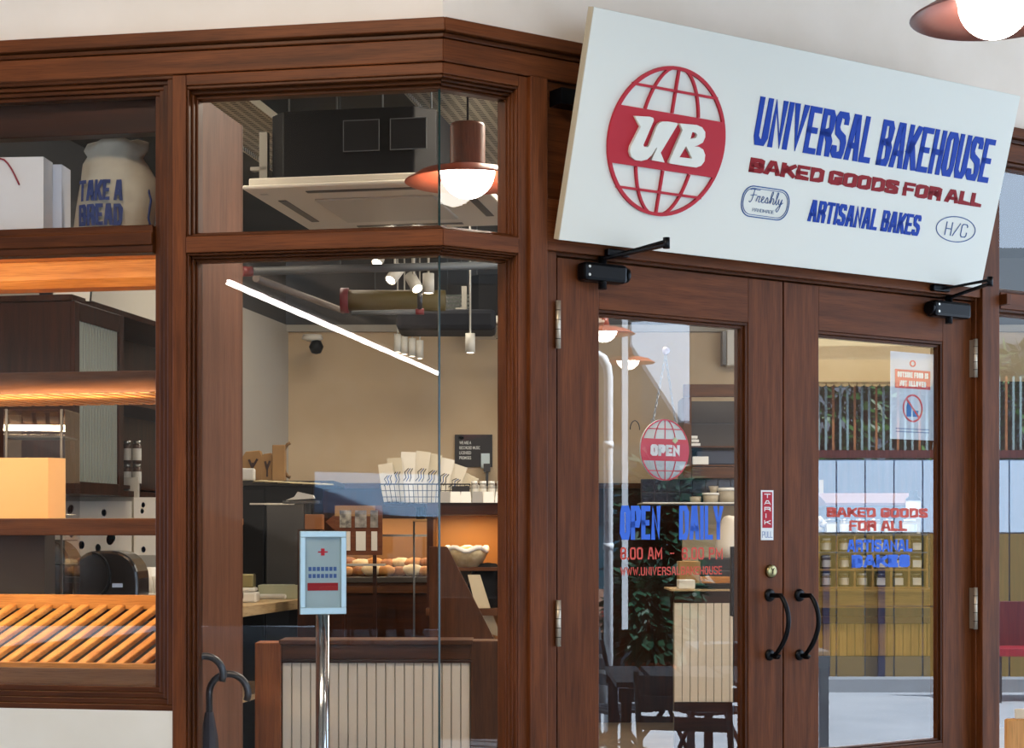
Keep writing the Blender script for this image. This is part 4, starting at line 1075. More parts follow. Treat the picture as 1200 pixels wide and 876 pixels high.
# ================================================================== counters, displays and goods
# ---- left: pale counter with tins, black fridge with bags on top
yA, ZA = on_fk(.95, 268); yB_, ZB = on_fk(.95, 352)
zct = EYE-.086*1.0*ZA/2*1.0
zct = HT(712, ZA)
pc = empty('pale_counter', FK.M @ Matrix.Translation((0, yA, 0)), 'pale wooden counter running back along the left wall behind the brown pier', 'counter')
Lc = yB_-yA
part('worktop', MB().box(.01, .97, 0, Lc, zct-.055, zct), PINE, pc, bevel=.003)
part('side_panel', MB().box(.01, .93, .02, .05, .02, zct-.056), mat('tin_grey', '7c766a', .6), pc)
part('shelf', MB().box(.01, .93, .05, Lc, .55, .58), PINE, pc)
part('back_panel', MB().box(.30, .33, .05, Lc, .58, zct-.056), mat('cool_white_tile', 'a5a39b', .6), pc)
part('front_frame', MB().box(.90, .95, Lc-.06, Lc, .02, zct-.056).box(.90, .95, .05, .10, .02, zct-.056), DGREY, pc)
def onk(px, d=.75):
    y, Z = on_fk(d, px); return FK.M @ Vector((d, y, 0)), Z
q, Zt_ = onk(288, .80)
TIN = mat('olive_tin', '8c8259', .35, metal=.5)
o = empty('tin', Matrix.Translation((q.x, q.y, zct)), 'square olive tin standing on the pale counter', 'tin')
part('body', MB().box(-.05, .05, -.05, .05, .085, .16), TIN, o, bevel=.006)
part('carton', MB().box(-.09, .07, -.07, .07, 0, .06), PAPER, o, bevel=.012); part('lid', MB().box(-.08, .06, -.06, .06, .062, .084), PAPER, o, bevel=.008)
q, Zt_ = onk(326, .80)
o = empty('cake_box', Matrix.Translation((q.x, q.y, zct)), 'low pale green white box with a folded paper before it on the pale counter', 'box')
part('box_body', MB().box(-.11, .14, -.07, .12, 0, .082), mat('pale_green_card', 'b5b89c', .6), o, bevel=.004)
part('folded_paper', MB().box(-.10, .06, -.12, -.075, 0, .03), PAPER, o, bevel=.01)
q, Zt_ = onk(296, .55)
one('printed_carton', MB().box(-.10, .10, -.1, .1, 0, .12), mat('printed_carton', '8c8255', .7, col2='a59c70', scale=30), 'printed olive carton on the shelf below the pale counter', 'box', Matrix.Translation((q.x, q.y+.1, .582)), bevel=.003)
one('white_tray_box', MB().box(-.12, .12, -.1, .1, 0, .05), PAPER, 'flat white box on top of the printed olive carton', 'box', Matrix.Translation((q.x, q.y+.1, .704)), bevel=.003)
Zf = 10.4
fx0, fx1 = XX(262, Zf), XX(366, Zf)
fr_ = empty('black_fridge', T(fx0, Zf, .02), 'tall black refrigerator behind the pale counter', 'refrigerator')
hf = HT(569, Zf)-.02
part('body', MB().box(0, fx1-fx0, .02, .6, 0, hf), APPL, fr_, bevel=.008)
part('door', MB().box(.01, (fx1-fx0)*.46, -.01, .018, .08, hf-.02), APPL, fr_, bevel=.006)
part('door', MB().box((fx1-fx0)*.48, (fx1-fx0)-.01, -.01, .018, .08, hf-.10), DGREY, fr_, bevel=.006)
part('top_ledge', MB().box(-.02, fx1-fx0+.14, -.05, .6, hf, hf+.03), mat('dark_shelf', '2b2620', .5), fr_, bevel=.004)
part('control_strip', MB().box((fx1-fx0)*.3, (fx1-fx0)*.8, -.016, -.01, hf-.115, hf-.105), STEEL, fr_)
zf_ = hf+.05
def kbag(px0, px1, py0, label, tilt=0):
    x0, x1 = XX(px0, Zf), XX(px1, Zf); h = HT(py0, Zf)-zf_; w = x1-x0
    o = empty('kraft_bag', T(x0, Zf+.04, zf_), label, 'bag', 'kraft bags on the black refrigerator')
    part('body', MB().prism([(0, 0), (w, 0), (w*1.0, h*.8), (w*.86, h), (w*.12, h*.96), (-.01, h*.75)], 0, .08), KRAFT, o, bevel=.004)
    part('leaf_print', MB().tube([(w*.5, -.002, h*.15), (w*.5, -.002, h*.6)], .006, 5).tube([(w*.5, -.002, h*.4), (w*.3, -.002, h*.7)], .007, 5).tube([(w*.5, -.002, h*.45), (w*.75, -.002, h*.72)], .007, 5), mat('dark_brown_print', '3a2012', .7), o)
kbag(284, 306, 527, 'kraft bag with a dark leaf print, leftmost on the black refrigerator')
kbag(306, 318, 530, 'narrow kraft bag second from the left on the black refrigerator')
o = empty('paper_ring_bag', T(XX(319, Zf), Zf, zf_), 'tall kraft bag with looped handles on the black refrigerator', 'bag')
h = HT(521, Zf)-zf_; w = XX(334, Zf)-XX(319, Zf)
part('body', MB().box(0, w, 0, .07, 0, h), KRAFT, o, bevel=.004)
part('handle', MB().tube([(w+.028-.045*math.cos(t_), .03, h*.58+.105*math.sin(t_)) for t_ in [PI*k/8-PI*.5 for k in range(9)]], .010, 8), mat('dark_kraft', '74532c', .8), o)
one('white_paper_bag', MB().box(0, .09, 0, .06, 0, .075), PAPER, 'small folded white paper bag at the left end of the refrigerator top', 'bag', T(XX(283, Zf), Zf-.08, zf_), bevel=.01)
g = MB()
for k in range(6):
    g.lathe([(0, .012), (.055, .008), (.06, 0), (0, 0)], (.10+k*.075, -.04, -.02-.004*k), seg=14, X=None)
one('paper_doilies', g, mat('cream_doily', 'c9b98e', .7), 'row of round cream paper doilies along the refrigerator top edge', 'paper', T(XX(290, Zf), Zf-.02, zf_+.012), kind='stuff')
o = one('papers', MB().prism([(0, 0), (.17, .01), (.16, .03), (.07, .05), (.05, .02)], 0, .05), PAPER, 'crumpled white papers on a stack to the right of the refrigerator', 'paper', T(XX(343, Zf), Zf-.32, HT(587, Zf)))
part('tray', MB().box(-.02, .20, 0, .12, -.02, -.001), DGREY, o)
part('stand', MB().box(.05, .10, .05, .1, .02-HT(587, Zf), -.02), DGREY, o)
one('kraft_carton', MB().box(0, .1, 0, .1, 0, .085), mat('orange_kraft', '8f5a30', .7), 'small orange brown carton right of the refrigerator', 'box', T(XX(357, 9.6), 9.6, HT(620, 9.6)), bevel=.003)
one('carton_ledge', MB().box(XX(350, 9.6), XX(376, 9.6), 9.55, 9.8, .02, HT(620, 9.6)), DWV, 'dark plinth below the small orange brown carton', 'plinth')

# ---- middle: pastry counter with breads, brochure rack
Zq = 9.3
cx0, cx1 = XX(392, Zq), XX(508, Zq)
ct = empty('pastry_counter', T(cx0, Zq, 0), 'brown pastry counter with a glass top case full of breads', 'counter')
wq = cx1-cx0; z_t = HT(676, Zq); z_c = HT(628, Zq)
part('body', MB().box(0, wq, .02, .6, .02, z_t-.09), DWH, ct)
part('front_rail', MB().box(0, wq, 0, .6, z_t-.088, z_t-.03), BWH, ct, bevel=.004)
part('marble_ledge', MB().box(-.01, wq+.01, -.02, .6, z_t-.029, z_t), mat('dark_ledge', '39332c', .3), ct, bevel=.003)
part('glass_case', MB().box(.0, wq, .0, .004, z_t, z_c).box(0, wq, .005, .4, z_c-.005, z_c).box(0, .004, .005, .4, z_t, z_c-.006), CLEAR, ct)
part('case_back', MB().box(0, wq, .42, .45, z_t, z_c+.10), mat('amber_panel', '8a5e30', .5), ct)
part('case_rail', MB().box(0, wq, -.004, .008, z_c-.002, z_c+.010), STEEL, ct)
l = light('pastry_case_lamp', 'AREA', (cx0+wq*.6, Zq+.2, z_c+.12), 2.2, (1, .76, .48), .5, .15, target=(cx0+wq*.6, Zq+.2, 0))
CRUST = mat('bread_crust', 'a5652c', .6, col2='d29a54', scale=14, bump=.3)
CRUST2 = mat('dark_crust', '7a431c', .6, col2='b0743a', scale=16, bump=.3)
SUGAR = mat('sugared_crust', 'c7a878', .7, col2='e0d0ae', scale=18, bump=.3)
def loaf(c, l, r, rz, m, label, name='bread_loaf', grp='breads in the pastry case', pz=1):
    o = MB(); n = 9; pts = []; rr_ = []
    for k in range(n):
        t_ = -1+2*k/(n-1); pts.append((t_*l/2, 0, r*1.02+.004*abs(math.sin(k*1.7)))); rr_.append(max(.004, r*math.sqrt(max(.02, 1-t_**2*.97))))
    o.tube(pts, rr_, 12)
    return one(name, o, m, label, 'bread', Matrix.Translation(c) @ Matrix.Rotation(rz, 4, 'Z'), grp)
rnd = random.Random(4)
nb = 0
for row, (yy, zz) in enumerate(((.12, z_t+.001), (.28, z_t+.04))):
    if row: part('inner_step', MB().box(.01, wq-.01, .20, .40, z_t, z_t+.039), BWH, ct)
    for k in range(7):
        x = .045+k*(wq-.09)/6
        loaf((cx0+x, Zq+yy, zz), .11+.02*rnd.random(), .026+.008*rnd.random(), rnd.uniform(-.6, .6), (CRUST, CRUST2, SUGAR)[(k+row) % 3],
             'bread roll, %s from the left in the %s row of the glass pastry case' % (('first', 'second', 'third', 'fourth', 'fifth', 'sixth', 'seventh')[k], ('front', 'raised back')[row]))
Zr_ = 8.9
br = empty('brochure_rack', T(XX(388, Zr_), Zr_, 0), 'brown board with clear leaflet pockets standing before the pastry counter', 'rack')
x1_, zb0, zb1 = XX(448, Zr_)-XX(388, Zr_), HT(650, Zr_), HT(592, Zr_)
BRM = wood('reddish_board', '5e3320', '7a4a2e', 'x')
part('board', MB().box(.02, x1_, 0, .02, zb0, zb1), BRM, br, bevel=.002)
part('header_strip', MB().box(.02, x1_*.86, -.004, 0, zb1-.055, zb1-.0), KRAFT, br)
part('arrow_tip', MB().prism([(.02, zb1-.045), (-.03, zb1-.085), (.02, zb1-.13)], .002, .018), BRM, br)
for i, (a, b_) in enumerate(((.045, .105), (.125, .185), (.205, .245))):
    part('leaflet', MB().box(a, b_, -.007, -.004, zb1-.115, zb1-.025), mat('leaflet_%d' % i, ('bdb8a8', 'a7a199', '98948c')[i], .6, col2='5d5a58', scale=30), br)
    part('leaflet', MB().box(a+.005, b_-.004, -.007, -.004, zb1-.235, zb1-.135), PAPER, br)
part('leg', MB().box(.05, .07, .0, .02, .02, zb0), DWV, br); part('leg', MB().box(x1_-.05, x1_-.03, .0, .02, .02, zb0), DWV, br)
part('lower_shelf', MB().box(.0, x1_+.02, -.10, .02, zb0-.055, zb0-.045), STEEL, br)
# small pot on a glass table
Zt_ = 8.8
gt_ = empty('glass_side_stand', T(XX(497, Zt_), Zt_, 0), 'small stand with a pale wooden top left of the bread display', 'stand')
zz = HT(608, Zt_)
part('top', MB().box(-.06, .06, -.05, .05, zz-.012, zz), KRAFT, gt_, bevel=.002)
for sx_ in (-.052, .052):
    for sy in (-.042, .042): part('leg', MB().tube([(sx_, sy, .02), (sx_, sy, zz-.012)], .003, 6), DGREY, gt_)
o = empty('black_pot', T(XX(493, Zt_), Zt_, zz), 'small black carafe on the little stand', 'carafe')
part('body', MB().lathe([(0, 0), (.026, 0), (.03, .02), (.021, .045), (.028, .07), (.022, .085), (0, .085)], seg=18), BLK, o)

# ---- bread display with the slanted side panel, right of the corner
Zd = 7.0
bd_ = empty('bread_display', T(0, Zd, 0), 'tall brown bread display with a slanted side panel behind the corner glass', 'display')
sl_pts = [(503, 640), (524, 640), (581, 752), (581, 900), (503, 900)]
part('side_panel', MB().prism([(XX(a, Zd), HT(b_, Zd)) for a, b_ in sl_pts], 0, .025), wood('display_panel', '45260f', '5d3619', 'z', rough=.45), bd_, bevel=.002)
zs0 = HT(603, 8.2)
xs0, xs1 = XX(500, 8.2), XX(640, 8.2)
part('top_shelf', MB().box(xs0, xs1, 1.2, 1.65, zs0, HT(589, 8.2)), DWH, bd_, bevel=.003)
part('upright', MB().box(xs0, xs0+.03, 1.22, 1.6, .9, zs0), DWV, bd_); part('upright', MB().box(xs1-.03, xs1, 1.22, 1.6, .02, zs0), DWV, bd_)
part('back_panel', MB().box(xs0, xs1, 1.6, 1.62, .9, zs0), mat('amber_back', 'b07a3c', .6), bd_)
part('middle_shelf', MB().box(xs0, xs1, 1.22, 1.6, HT(668, 8.3), HT(664, 8.3)), BWH, bd_)
part('lower_shelf', MB().box(xs0, xs1, 1.12, 1.6, HT(720, 8.2), HT(712, 8.2)), BWH, bd_)
part('curved_side', MB().prism([(1.22, 1.0), (1.22, 1.2), (1.28, 1.38), (1.4, 1.5), (1.6, 1.53), (1.6, 1.0)], XX(584, 8.2), XX(587, 8.2), 'x'), OAKH, bd_)
l = light('display_lamp', 'AREA', (XX(548, 8.4), 8.4, zs0-.02), 2.6, (1, .70, .38), .45, .12, target=(XX(548, 8.4), 8.5, 0))
for i, px in enumerate((515, 527, 539, 553, 566, 580)):
    x = XX(px, 8.18); o = one('price_card', MB().prism([(0, 0), (.055, 0), (.05, .055), (.005, .055)], 0, .004, X=Matrix.Rotation(-.25, 4, 'X')), PAPER if i % 3 else mat('grey_card', '8b8882', .6),
        'price card on the bread display shelf, '+('first', 'second', 'third', 'fourth', 'fifth', 'sixth')[i]+' from the left', 'card', T(x, 8.188, HT(589, 8.2)+.001), 'price cards on the bread display')
# wire basket with paper baguette bags
Zk = 8.42
bk = empty('wire_basket', T(XX(447, Zk), Zk, HT(589, 8.2)+.001), 'black wire basket holding printed paper bags on the display', 'basket')
wk = XX(551, Zk)-XX(447, Zk); hk = HT(568, Zk)-HT(589, 8.2)
part('rim', MB().tube([(0, -.10, hk), (wk, -.10, hk), (wk, .12, hk), (0, .12, hk)], .0035, 6, closed=True), BLK, bk)
for k in range(20):
    x = wk*k/19
    part('wire', MB().tube([(x, -.10, hk), (x*.92+wk*.04, -.085, 0), (x*.92+wk*.04, .105, 0), (x, .12, hk)], .0018, 5), BLK, bk)
for f in (.33, .66, .02):
    part('wire', MB().tube([(wk*.04*(1-f), -.085-.015*f, hk*f), (wk-wk*.04*(1-f), -.085-.015*f, hk*f), (wk-wk*.04*(1-f), .105+.015*f, hk*f), (wk*.04*(1-f), .105+.015*f, hk*f)], .0018, 5, closed=True), BLK, bk)
part('handle_plate', MB().box(wk*.80, wk*1.0, -.112, -.106, hk*.15, hk*.9), mat('basket_plate', '1a1718', .6), bk)
part('prop', MB().box(.02, wk*.5, -.05, .05, -.016, -.001), DWH, bk)
rnd = random.Random(11)
for i, (px, py, tl) in enumerate(((456, 548, -.18), (464, 541, -.10), (474, 533, .05), (486, 531, .16), (497, 533, .22), (509, 537, .30), (521, 543, .42), (533, 552, .60), (541, 560, .85))):
    top = HT(py, Zk)-(HT(589, 8.2)); L_b = top+.01
    W = T(XX(px-6, Zk), Zk-.05+.014*i, HT(589, 8.2)+.006) @ Matrix.Rotation(tl*.8, 4, 'Y')
    o = empty('baguette_bag', W, 'printed paper baguette bag, '+('first', 'second', 'third', 'fourth', 'fifth', 'sixth', 'seventh', 'eighth', 'ninth')[i]+' from the left in the wire basket', 'bag', 'paper bags in the wire basket')
    part('sleeve', MB().box(0, .072, 0, .006, 0, L_b), mat('bag_paper_%d' % (i % 3), ('d2c9b4', 'c4b99f', 'ddd7c8')[i % 3], .7), o, bevel=.001)
    for k in range(3):
        part('print_mark', MB().tube([(.015+.016*k, -.001, L_b*.42), (.03+.012*k, -.001, L_b*.50), (.022+.014*k, -.001, L_b*.60), (.04+.01*k, -.001, L_b*.68)], .0022, 5), NAVY if k % 2 else mat('print_black', '16181f', .6), o)
for i, px in enumerate((556, 566, 576, 586, 597)):
    jar(Matrix.Translation((XX(px, 8.35), 8.35, HT(589, 8.2)+.001)), 'pale lidded jar beside the wire basket, '+('first', 'second', 'third', 'fourth', 'fifth')[i]+' from the left', .019, .108, 'white', mat('pale_jar', '9a958a', .2, coat=.6), 'pale lidded jars beside the wire basket')
# basket and breads on the lit middle shelf
o = empty('bread_basket', T(XX(547, 8.35), 8.35, HT(664, 8.3)+.001), 'cream cloth lined basket on the lit shelf of the bread display', 'basket')
WK = mat('cream_wicker', 'cdbb94', .7, col2='b29c70', scale=30, bump=.4)
part('bowl', MB().lathe([(0, 0), (.07, 0), (.10, .06), (.105, .085), (.092, .085), (.062, .012), (0, .012)], seg=22), WK, o)
part('cloth_fold', MB().tube([(.10*math.cos(t_), .10*math.sin(t_), .085+.01*math.sin(5*t_)) for t_ in [2*PI*k/30 for k in range(30)]], .012, 7, closed=True), PAPER, o)
for k in range(4):
    loaf((XX(535+k*8, 8.35), 8.33+.03*(k % 2), HT(664, 8.3)+.045), .085, .026, .4*k, (CRUST, SUGAR)[k % 2], 'bread roll in the cream basket, '+('first', 'second', 'third', 'last')[k]+' from the left', 'bread_roll', 'rolls in the cream basket')
one('draped_cloth', MB().prism([(0, 0), (.06, .0), (.11, -.16), (.16, -.30), (.10, -.28), (.03, -.12)], -.01, .0), mat('pale_cloth', 'b9aa8d', .8), 'pale cloth hanging from the shelf below the cream basket', 'cloth', T(XX(548, 8.2), 8.2, HT(712, 8.2)+.16))
one('black_bag', MB().lathe([(0, 0), (.09, .0), (.105, .08), (.08, .17), (.04, .21), (0, .215)], seg=14), mat('matte_black_cloth', '0d0d0f', .9, spec=.1), 'black sack on the lower shelf of the bread display', 'bag', T(XX(572, 8.33), 8.33, HT(712, 8.2)+.001))

# ---- licence poster on the back wall
Zp_ = YB-.012
pl = empty('licence_poster', T(XX(533, Zp_), Zp_, HT(547, Zp_)), 'black licence poster reading WE ARE A RECORDED MUSIC LICENSED PREMISES on the back wall', 'poster')
wp_, hp_ = XX(577, Zp_)-XX(533, Zp_), HT(509, Zp_)-HT(547, Zp_)
BKP = mat('poster_black', '120c10', .5, col2='7c1426', scale=2.2, lo=.5, hi=.72)
part('sheet', MB().box(0, wp_, -.006, .002, 0, hp_), BKP, pl)
for i, s_ in enumerate(('WE ARE A', 'RECORDED MUSIC', 'LICENSED', 'PREMISES')):
    fit_text('lettering', s_, WHITE, pl, .035, .035+.0112*len(s_)*1.0, hp_*(.70-.155*i), hp_*(.70-.155*i)+.024, -.0075, off=.01)
part('round_logo', MB().lathe([(0, -.001), (.022, -.001), (.022, 0), (0, 0)], seg=20, X=Matrix.Translation((.05, -.006, hp_*.90)) @ Matrix.Rotation(PI/2, 4, 'X') @ Matrix.Scale(.6, 4, (0, 1, 0))), mat('logo_blue', '8fb4d0', .5), pl)
part('white_card', MB().box(wp_*.70, wp_*.93, -.009, -.006, -.01, hp_*.42), mat('white_card', 'cfe0e2', .5), pl)
one('wall_bracket', MB().box(0, .05, 0, .1, 0, .06).box(.015, .035, .02, .08, -.12, 0), DGREY, 'small dark bracket below the licence poster', 'bracket', T(XX(567, YB), YB-.11, HT(556, YB)+.02))

# ---- seen through the left door: speaker, back cabinet, tile wall, service counter
o = empty('wall_speaker', T(XX(846, 12.9), 12.86, HT(429, 12.9)), 'small pale speaker high on the cream wall above the back cabinet', 'speaker')
part('case', MB().box(.03, .14, -.02, .12, 0, .27), ACW, o, bevel=.008); part('grille', MB().box(.0, .028, .0, .12, .01, .26), DGREY, o)
Zc2 = 11.6
c2 = empty('back_cabinet', T(XX(801, Zc2), Zc2, 0), 'open brown framed cabinet on the back wall, behind the open sign', 'cabinet')
wc2 = XX(960, Zc2)-XX(801, Zc2); a, b_ = HT(560, Zc2), HT(450, Zc2)
part('header', MB().box(0, wc2, 0, .04, b_-.085, b_), BWH, c2, bevel=.003)
part('side', MB().box(0, .055, .0, .4, a, b_-.086), BWV, c2, bevel=.003); part('side', MB().box(wc2-.055, wc2, .0, .4, a, b_-.086), BWV, c2)
part('bottom_rail', MB().box(.056, wc2-.056, -.005, .04, a, a+.075), BWH, c2, bevel=.003)
part('back', MB().box(.056, wc2-.056, .38, .40, a, b_-.086), mat('cabinet_back', '3f3a37', .6), c2)
part('shelf', MB().box(.056, wc2-.056, .02, .38, HT(546, Zc2), HT(544, Zc2)), BWH, c2)
part('shelf', MB().box(.056, wc2-.056, .02, .38, HT(524, Zc2), HT(522, Zc2)), BWH, c2)
one('blue_crate', MB().box(0, .5, 0, .25, 0, .10), mat('dark_blue_crate', '202c40', .5), 'dark blue crate inside the back cabinet', 'box', T(XX(817, Zc2), Zc2+.06, HT(544, Zc2)+.001), bevel=.01)
one('white_carton', MB().box(0, .11, 0, .02, 0, .055), PAPER, 'white carton inside the back cabinet beside the blue crate', 'box', T(XX(812, Zc2), Zc2+.03, HT(544, Zc2)+.001), bevel=.003)
one('folded_papers', MB().box(0, .09, 0, .1, 0, .02).box(.01, .08, 0, .1, .028, .045).box(0, .07, 0, .1, .052, .07), PAPER, 'stack of folded papers at the left of the back cabinet', 'paper', T(XX(803, Zc2)+.02, Zc2+.06, HT(522, Zc2)+.001))
# tiles behind the counter
Ztl = 11.9
tw = empty('tile_splashback', T(XX(752, Ztl), Ztl, 0), 'dark navy tiled splashback above the service shelf', 'splashback')
x_ = XX(960, Ztl)-XX(752, Ztl); a, b_ = HT(592, Ztl), HT(561, Ztl)
part('grout', MB().box(0, x_, .004, .0995, a, b_), mat('pale_grout', '4d4a55', .8), tw)
nt_ = 14
for r_ in range(2):
    for k in range(nt_):
        part('tile', MB().box(x_*k/nt_+.003, x_*(k+1)/nt_-.003, 0, .01, a+(b_-a)*r_/2+.003, a+(b_-a)*(r_+1)/2-.003), mat('navy_tile', '171a2c', .2, coat=.5), tw, bevel=.001)
one('service_shelf', MB().box(XX(752, 11.6), XX(960, 11.6), 11.5, 11.999, HT(590, 11.6), HT(588.5, 11.6)), PAPER, 'thin white shelf under the navy tiles', 'shelf')
one('counter_wall', MB().box(XX(800, 12), XX(965, 12), 12.0, 12.05, .02, HT(562, 12)), mat('warm_back_wall', 'bfa983', .7), 'cream wall panel below the white service shelf', 'panel')
STN = mat('stone_canister', '8f8470', .5, col2='a79a82', scale=12)
def canister(px, w, h, label, lid=True):
    Z = 11.65
    o = empty('canister', T(XX(px, Z), Z, HT(588.5, 11.6)+.001), label, 'canister', 'canisters on the service shelf')
    part('body', MB().lathe([(0, 0), (w, 0), (w*1.12, h*.8), (0, h*.8)], seg=18), STN, o)
    if lid: part('lid', MB().lathe([(0, h*.8), (w*1.2, h*.8), (w*1.2, h), (0, h)], seg=18), PAPER, o)
canister(833, .05, .065, 'low dark canister on the white service shelf below the tiles')
canister(852, .055, .10, 'taller stone canister on the white service shelf')
canister(815, .035, .05, 'smallest canister at the left of the white service shelf', False)
o = one('bowl', MB().lathe([(0, 0), (.02, 0), (.035, .045), (.03, .045), (.015, .006), (0, .006)], seg=18), STN, 'small stone bowl standing on the low canister', 'bowl', T(XX(836, 11.65), 11.65, HT(588.5, 11.6)+.067))
# service counter
Zv = 9.4
sv = empty('service_counter', T(XX(790, Zv), Zv, 0), 'service counter with a cream bead board front behind the left door', 'counter')
wv = XX(957, Zv)-XX(790, Zv)
part('top', MB().box(-.02, wv, -.04, .4, HT(692, Zv), HT(690, Zv)), PINE, sv)
part('fascia', MB().box(0, wv, -.01, .03, HT(706, Zv), HT(692.3, Zv)), DWH, sv, bevel=.003)
part('core', MB().box(0, wv, .01, .06, .02, HT(706, Zv)), mat('groove_shade_paint', '9a907c', .7), sv)
bead(sv, 0, wv, 0, HT(822, Zv), HT(706.3, Zv), 18)
part('plinth', MB().box(0, wv, -.01, .02, .02, HT(822.5, Zv)), DWH, sv)
zt_c = HT(690, Zv)+.001
one('wooden_tray', MB().box(0, .28, 0, .12, 0, .015).box(0, .28, 0, .01, .015, .035).box(0, .28, .11, .12, .015, .035), OAKH, 'pale wooden tray on the service counter', 'tray', T(XX(823, Zv), Zv+.005, zt_c+.031), bevel=.002)
one('black_scale', MB().box(0, .33, 0, .14, 0, .03), BLK, 'flat black board under the pale tray on the service counter', 'board', T(XX(816, Zv), Zv+.0, zt_c), bevel=.004)
one('box_stack', MB().box(0, .09, 0, .12, 0, .05), PAPER, 'small white box at the left end of the service counter', 'box', T(XX(806, Zv)-.05, Zv+.0, zt_c), bevel=.004)
one('cash_register', MB().box(0, .30, 0, .2, 0, .10).box(.02, .28, .02, .18, .10, .17), DGREY, 'dark cash machine behind the tray on the service counter', 'machine', T(XX(822, Zv), Zv+.17, zt_c), bevel=.008)
one('kraft_parcel', MB().box(0, .12, 0, .12, 0, .15), KRAFT, 'upright kraft parcel on the service counter below the lettering', 'box', T(XX(799, Zv), Zv+.17, zt_c+.0), bevel=.004)
one('counter_screen', MB().box(0, .045, 0, .05, HT(722, 7.3), HT(640, 7.3)), BLK, 'narrow black panel hanging beside the right stile of the left door', 'panel', T(XX(857, 7.3), 7.3, 0), bevel=.003)
part('pole', MB().box(.012, .033, .01, .04, .02, HT(722, 7.3)), BLK, bpy.data.objects['counter_screen'])

# ---- the person behind the counter: only a white sleeved shoulder and arm show
def person(loc, rz, label):
    o = empty('person', T(*loc, rz), label, 'person')
    def skin(name, verts, edges, radii, m, root=0, sub=2):
        me = bpy.data.meshes.new(name); me.from_pydata(verts, edges, []); me.materials.append(m)
        ob = put(name, me, o); md = ob.modifiers.new('skin', 'SKIN'); md.use_smooth_shade = True
        if not me.skin_vertices: pass
        for v, r in zip(me.skin_vertices[0].data, radii): v.radius = (r, r) if not isinstance(r, tuple) else r
        me.skin_vertices[0].data[root].use_root = True
        s_ = ob.modifiers.new('sub', 'SUBSURF'); s_.levels = sub; s_.render_levels = sub
        return ob
    SK = mat('skin', '8d5f45', .5); TR = mat('dark_trousers', '1c1e26', .8); SH = mat('white_shirt', 'c9bfb0', .8); HR = mat('black_hair', '0d0b0b', .5)
    # body: one continuous surface
    V = [(0, 0, .92), (0, 0, 1.12), (0, 0, 1.32), (0, 0, 1.44), (0, -.01, 1.52), (0, -.02, 1.60), (0, -.02, 1.68),
         (-.17, 0, 1.38), (-.23, -.03, 1.14), (-.20, -.20, 1.00), (.17, 0, 1.38), (.23, -.03, 1.14), (.20, -.2, 1.0),
         (-.09, 0, .88), (-.10, -.01, .48), (-.10, 0, .10), (-.10, -.14, .05), (.09, 0, .88), (.10, -.01, .48), (.10, 0, .10), (.10, -.14, .05)]
    E_ = [(0, 1), (1, 2), (2, 3), (3, 4), (4, 5), (5, 6), (2, 7), (7, 8), (8, 9), (2, 10), (10, 11), (11, 12), (0, 13), (13, 14), (14, 15), (15, 16), (0, 17), (17, 18), (18, 19), (19, 20)]
    R_b = [(.14, .10), (.125, .09), (.15, .095), (.07, .065), (.048, .05), (.075, .09), (.06, .075), .055, .042, .03, .055, .042, .03, .08, .055, .04, .04, .08, .055, .04, .04]
    skin('body', V, E_, R_b, SK)
    skin('shirt', [(0, 0, .90), (0, 0, 1.12), (0, 0, 1.33), (0, 0, 1.42), (-.18, 0, 1.385), (-.245, -.02, 1.17), (.18, 0, 1.385), (.245, -.02, 1.17)],
         [(0, 1), (1, 2), (2, 3), (2, 4), (4, 5), (2, 6), (6, 7)], [(.165, .125), (.15, .115), (.17, .12), (.06, .06), .078, .072, .078, .072], SH)
    skin('trousers', [(0, 0, .94), (-.09, 0, .86), (-.10, -.01, .48), (-.10, 0, .10), (.09, 0, .86), (.10, -.01, .48), (.10, 0, .10)],
         [(0, 1), (1, 2), (2, 3), (0, 4), (4, 5), (5, 6)], [(.16, .12), .098, .075, .06, .098, .075, .06], TR)
    part('hair', MB().lathe([(0, .115), (.06, .10), (.092, .05), (.098, 0), (.09, -.03)], (0, .012, 1.655), seg=24), HR, o)
    f = MB()
    f.lathe([(0, .008), (.008, 0), (0, -.008)], (-.03, -.105, 1.645), seg=10).lathe([(0, .008), (.008, 0), (0, -.008)], (.03, -.105, 1.645), seg=10)
    part('eyes', f, BLK, o)
    part('nose', MB().prism([(-.012, 1.60), (.012, 1.60), (0, 1.65)], -.125, -.10), SK, o, bevel=.004)
    part('mouth', MB().box(-.022, .022, -.113, -.10, 1.572, 1.58), mat('lips', '6d3b33', .5), o, bevel=.002)
    for sx_ in (-1, 1):
        part('ear', MB().lathe([(0, .03), (.01, .02), (.012, 0), (.008, -.02), (0, -.028)], (sx_*.088, 0, 1.64), seg=10), SK, o)
        b0 = Vector((sx_*.20, -.20, 1.0))
        for k in range(4):
            off = Vector((sx_*(-.024+.016*k), 0, 0)); L = (.07, .08, .075, .06)[k]
            part('finger', MB().tube([b0+off+Vector((0, -.06, .0)), b0+off+Vector((0, -.06-L*.6, -.008)), b0+off+Vector((0, -.06-L, -.03))], [.009, .008, .006], 8), SK, o)
        part('palm', MB().box(-.036, .036, -.085, .0, -.013, .013, Matrix.Translation(b0)), SK, o, bevel=.011)
        part('thumb', MB().tube([b0+Vector((-sx_*.03, -.01, 0)), b0+Vector((-sx_*.055, -.045, -.006)), b0+Vector((-sx_*.05, -.075, -.015))], [.012, .010, .007], 8), SK, o)
    return o
one('duckboard', MB().box(XX(845, 10.25), XX(930, 10.25), 10.05, 10.55, .021, .12), DWH, 'dark standing board behind the service counter', 'board')
person((XX(884, 10.25), 10.25, .121), .55, 'person in a white shirt behind the service counter, mostly hidden by the door stile')

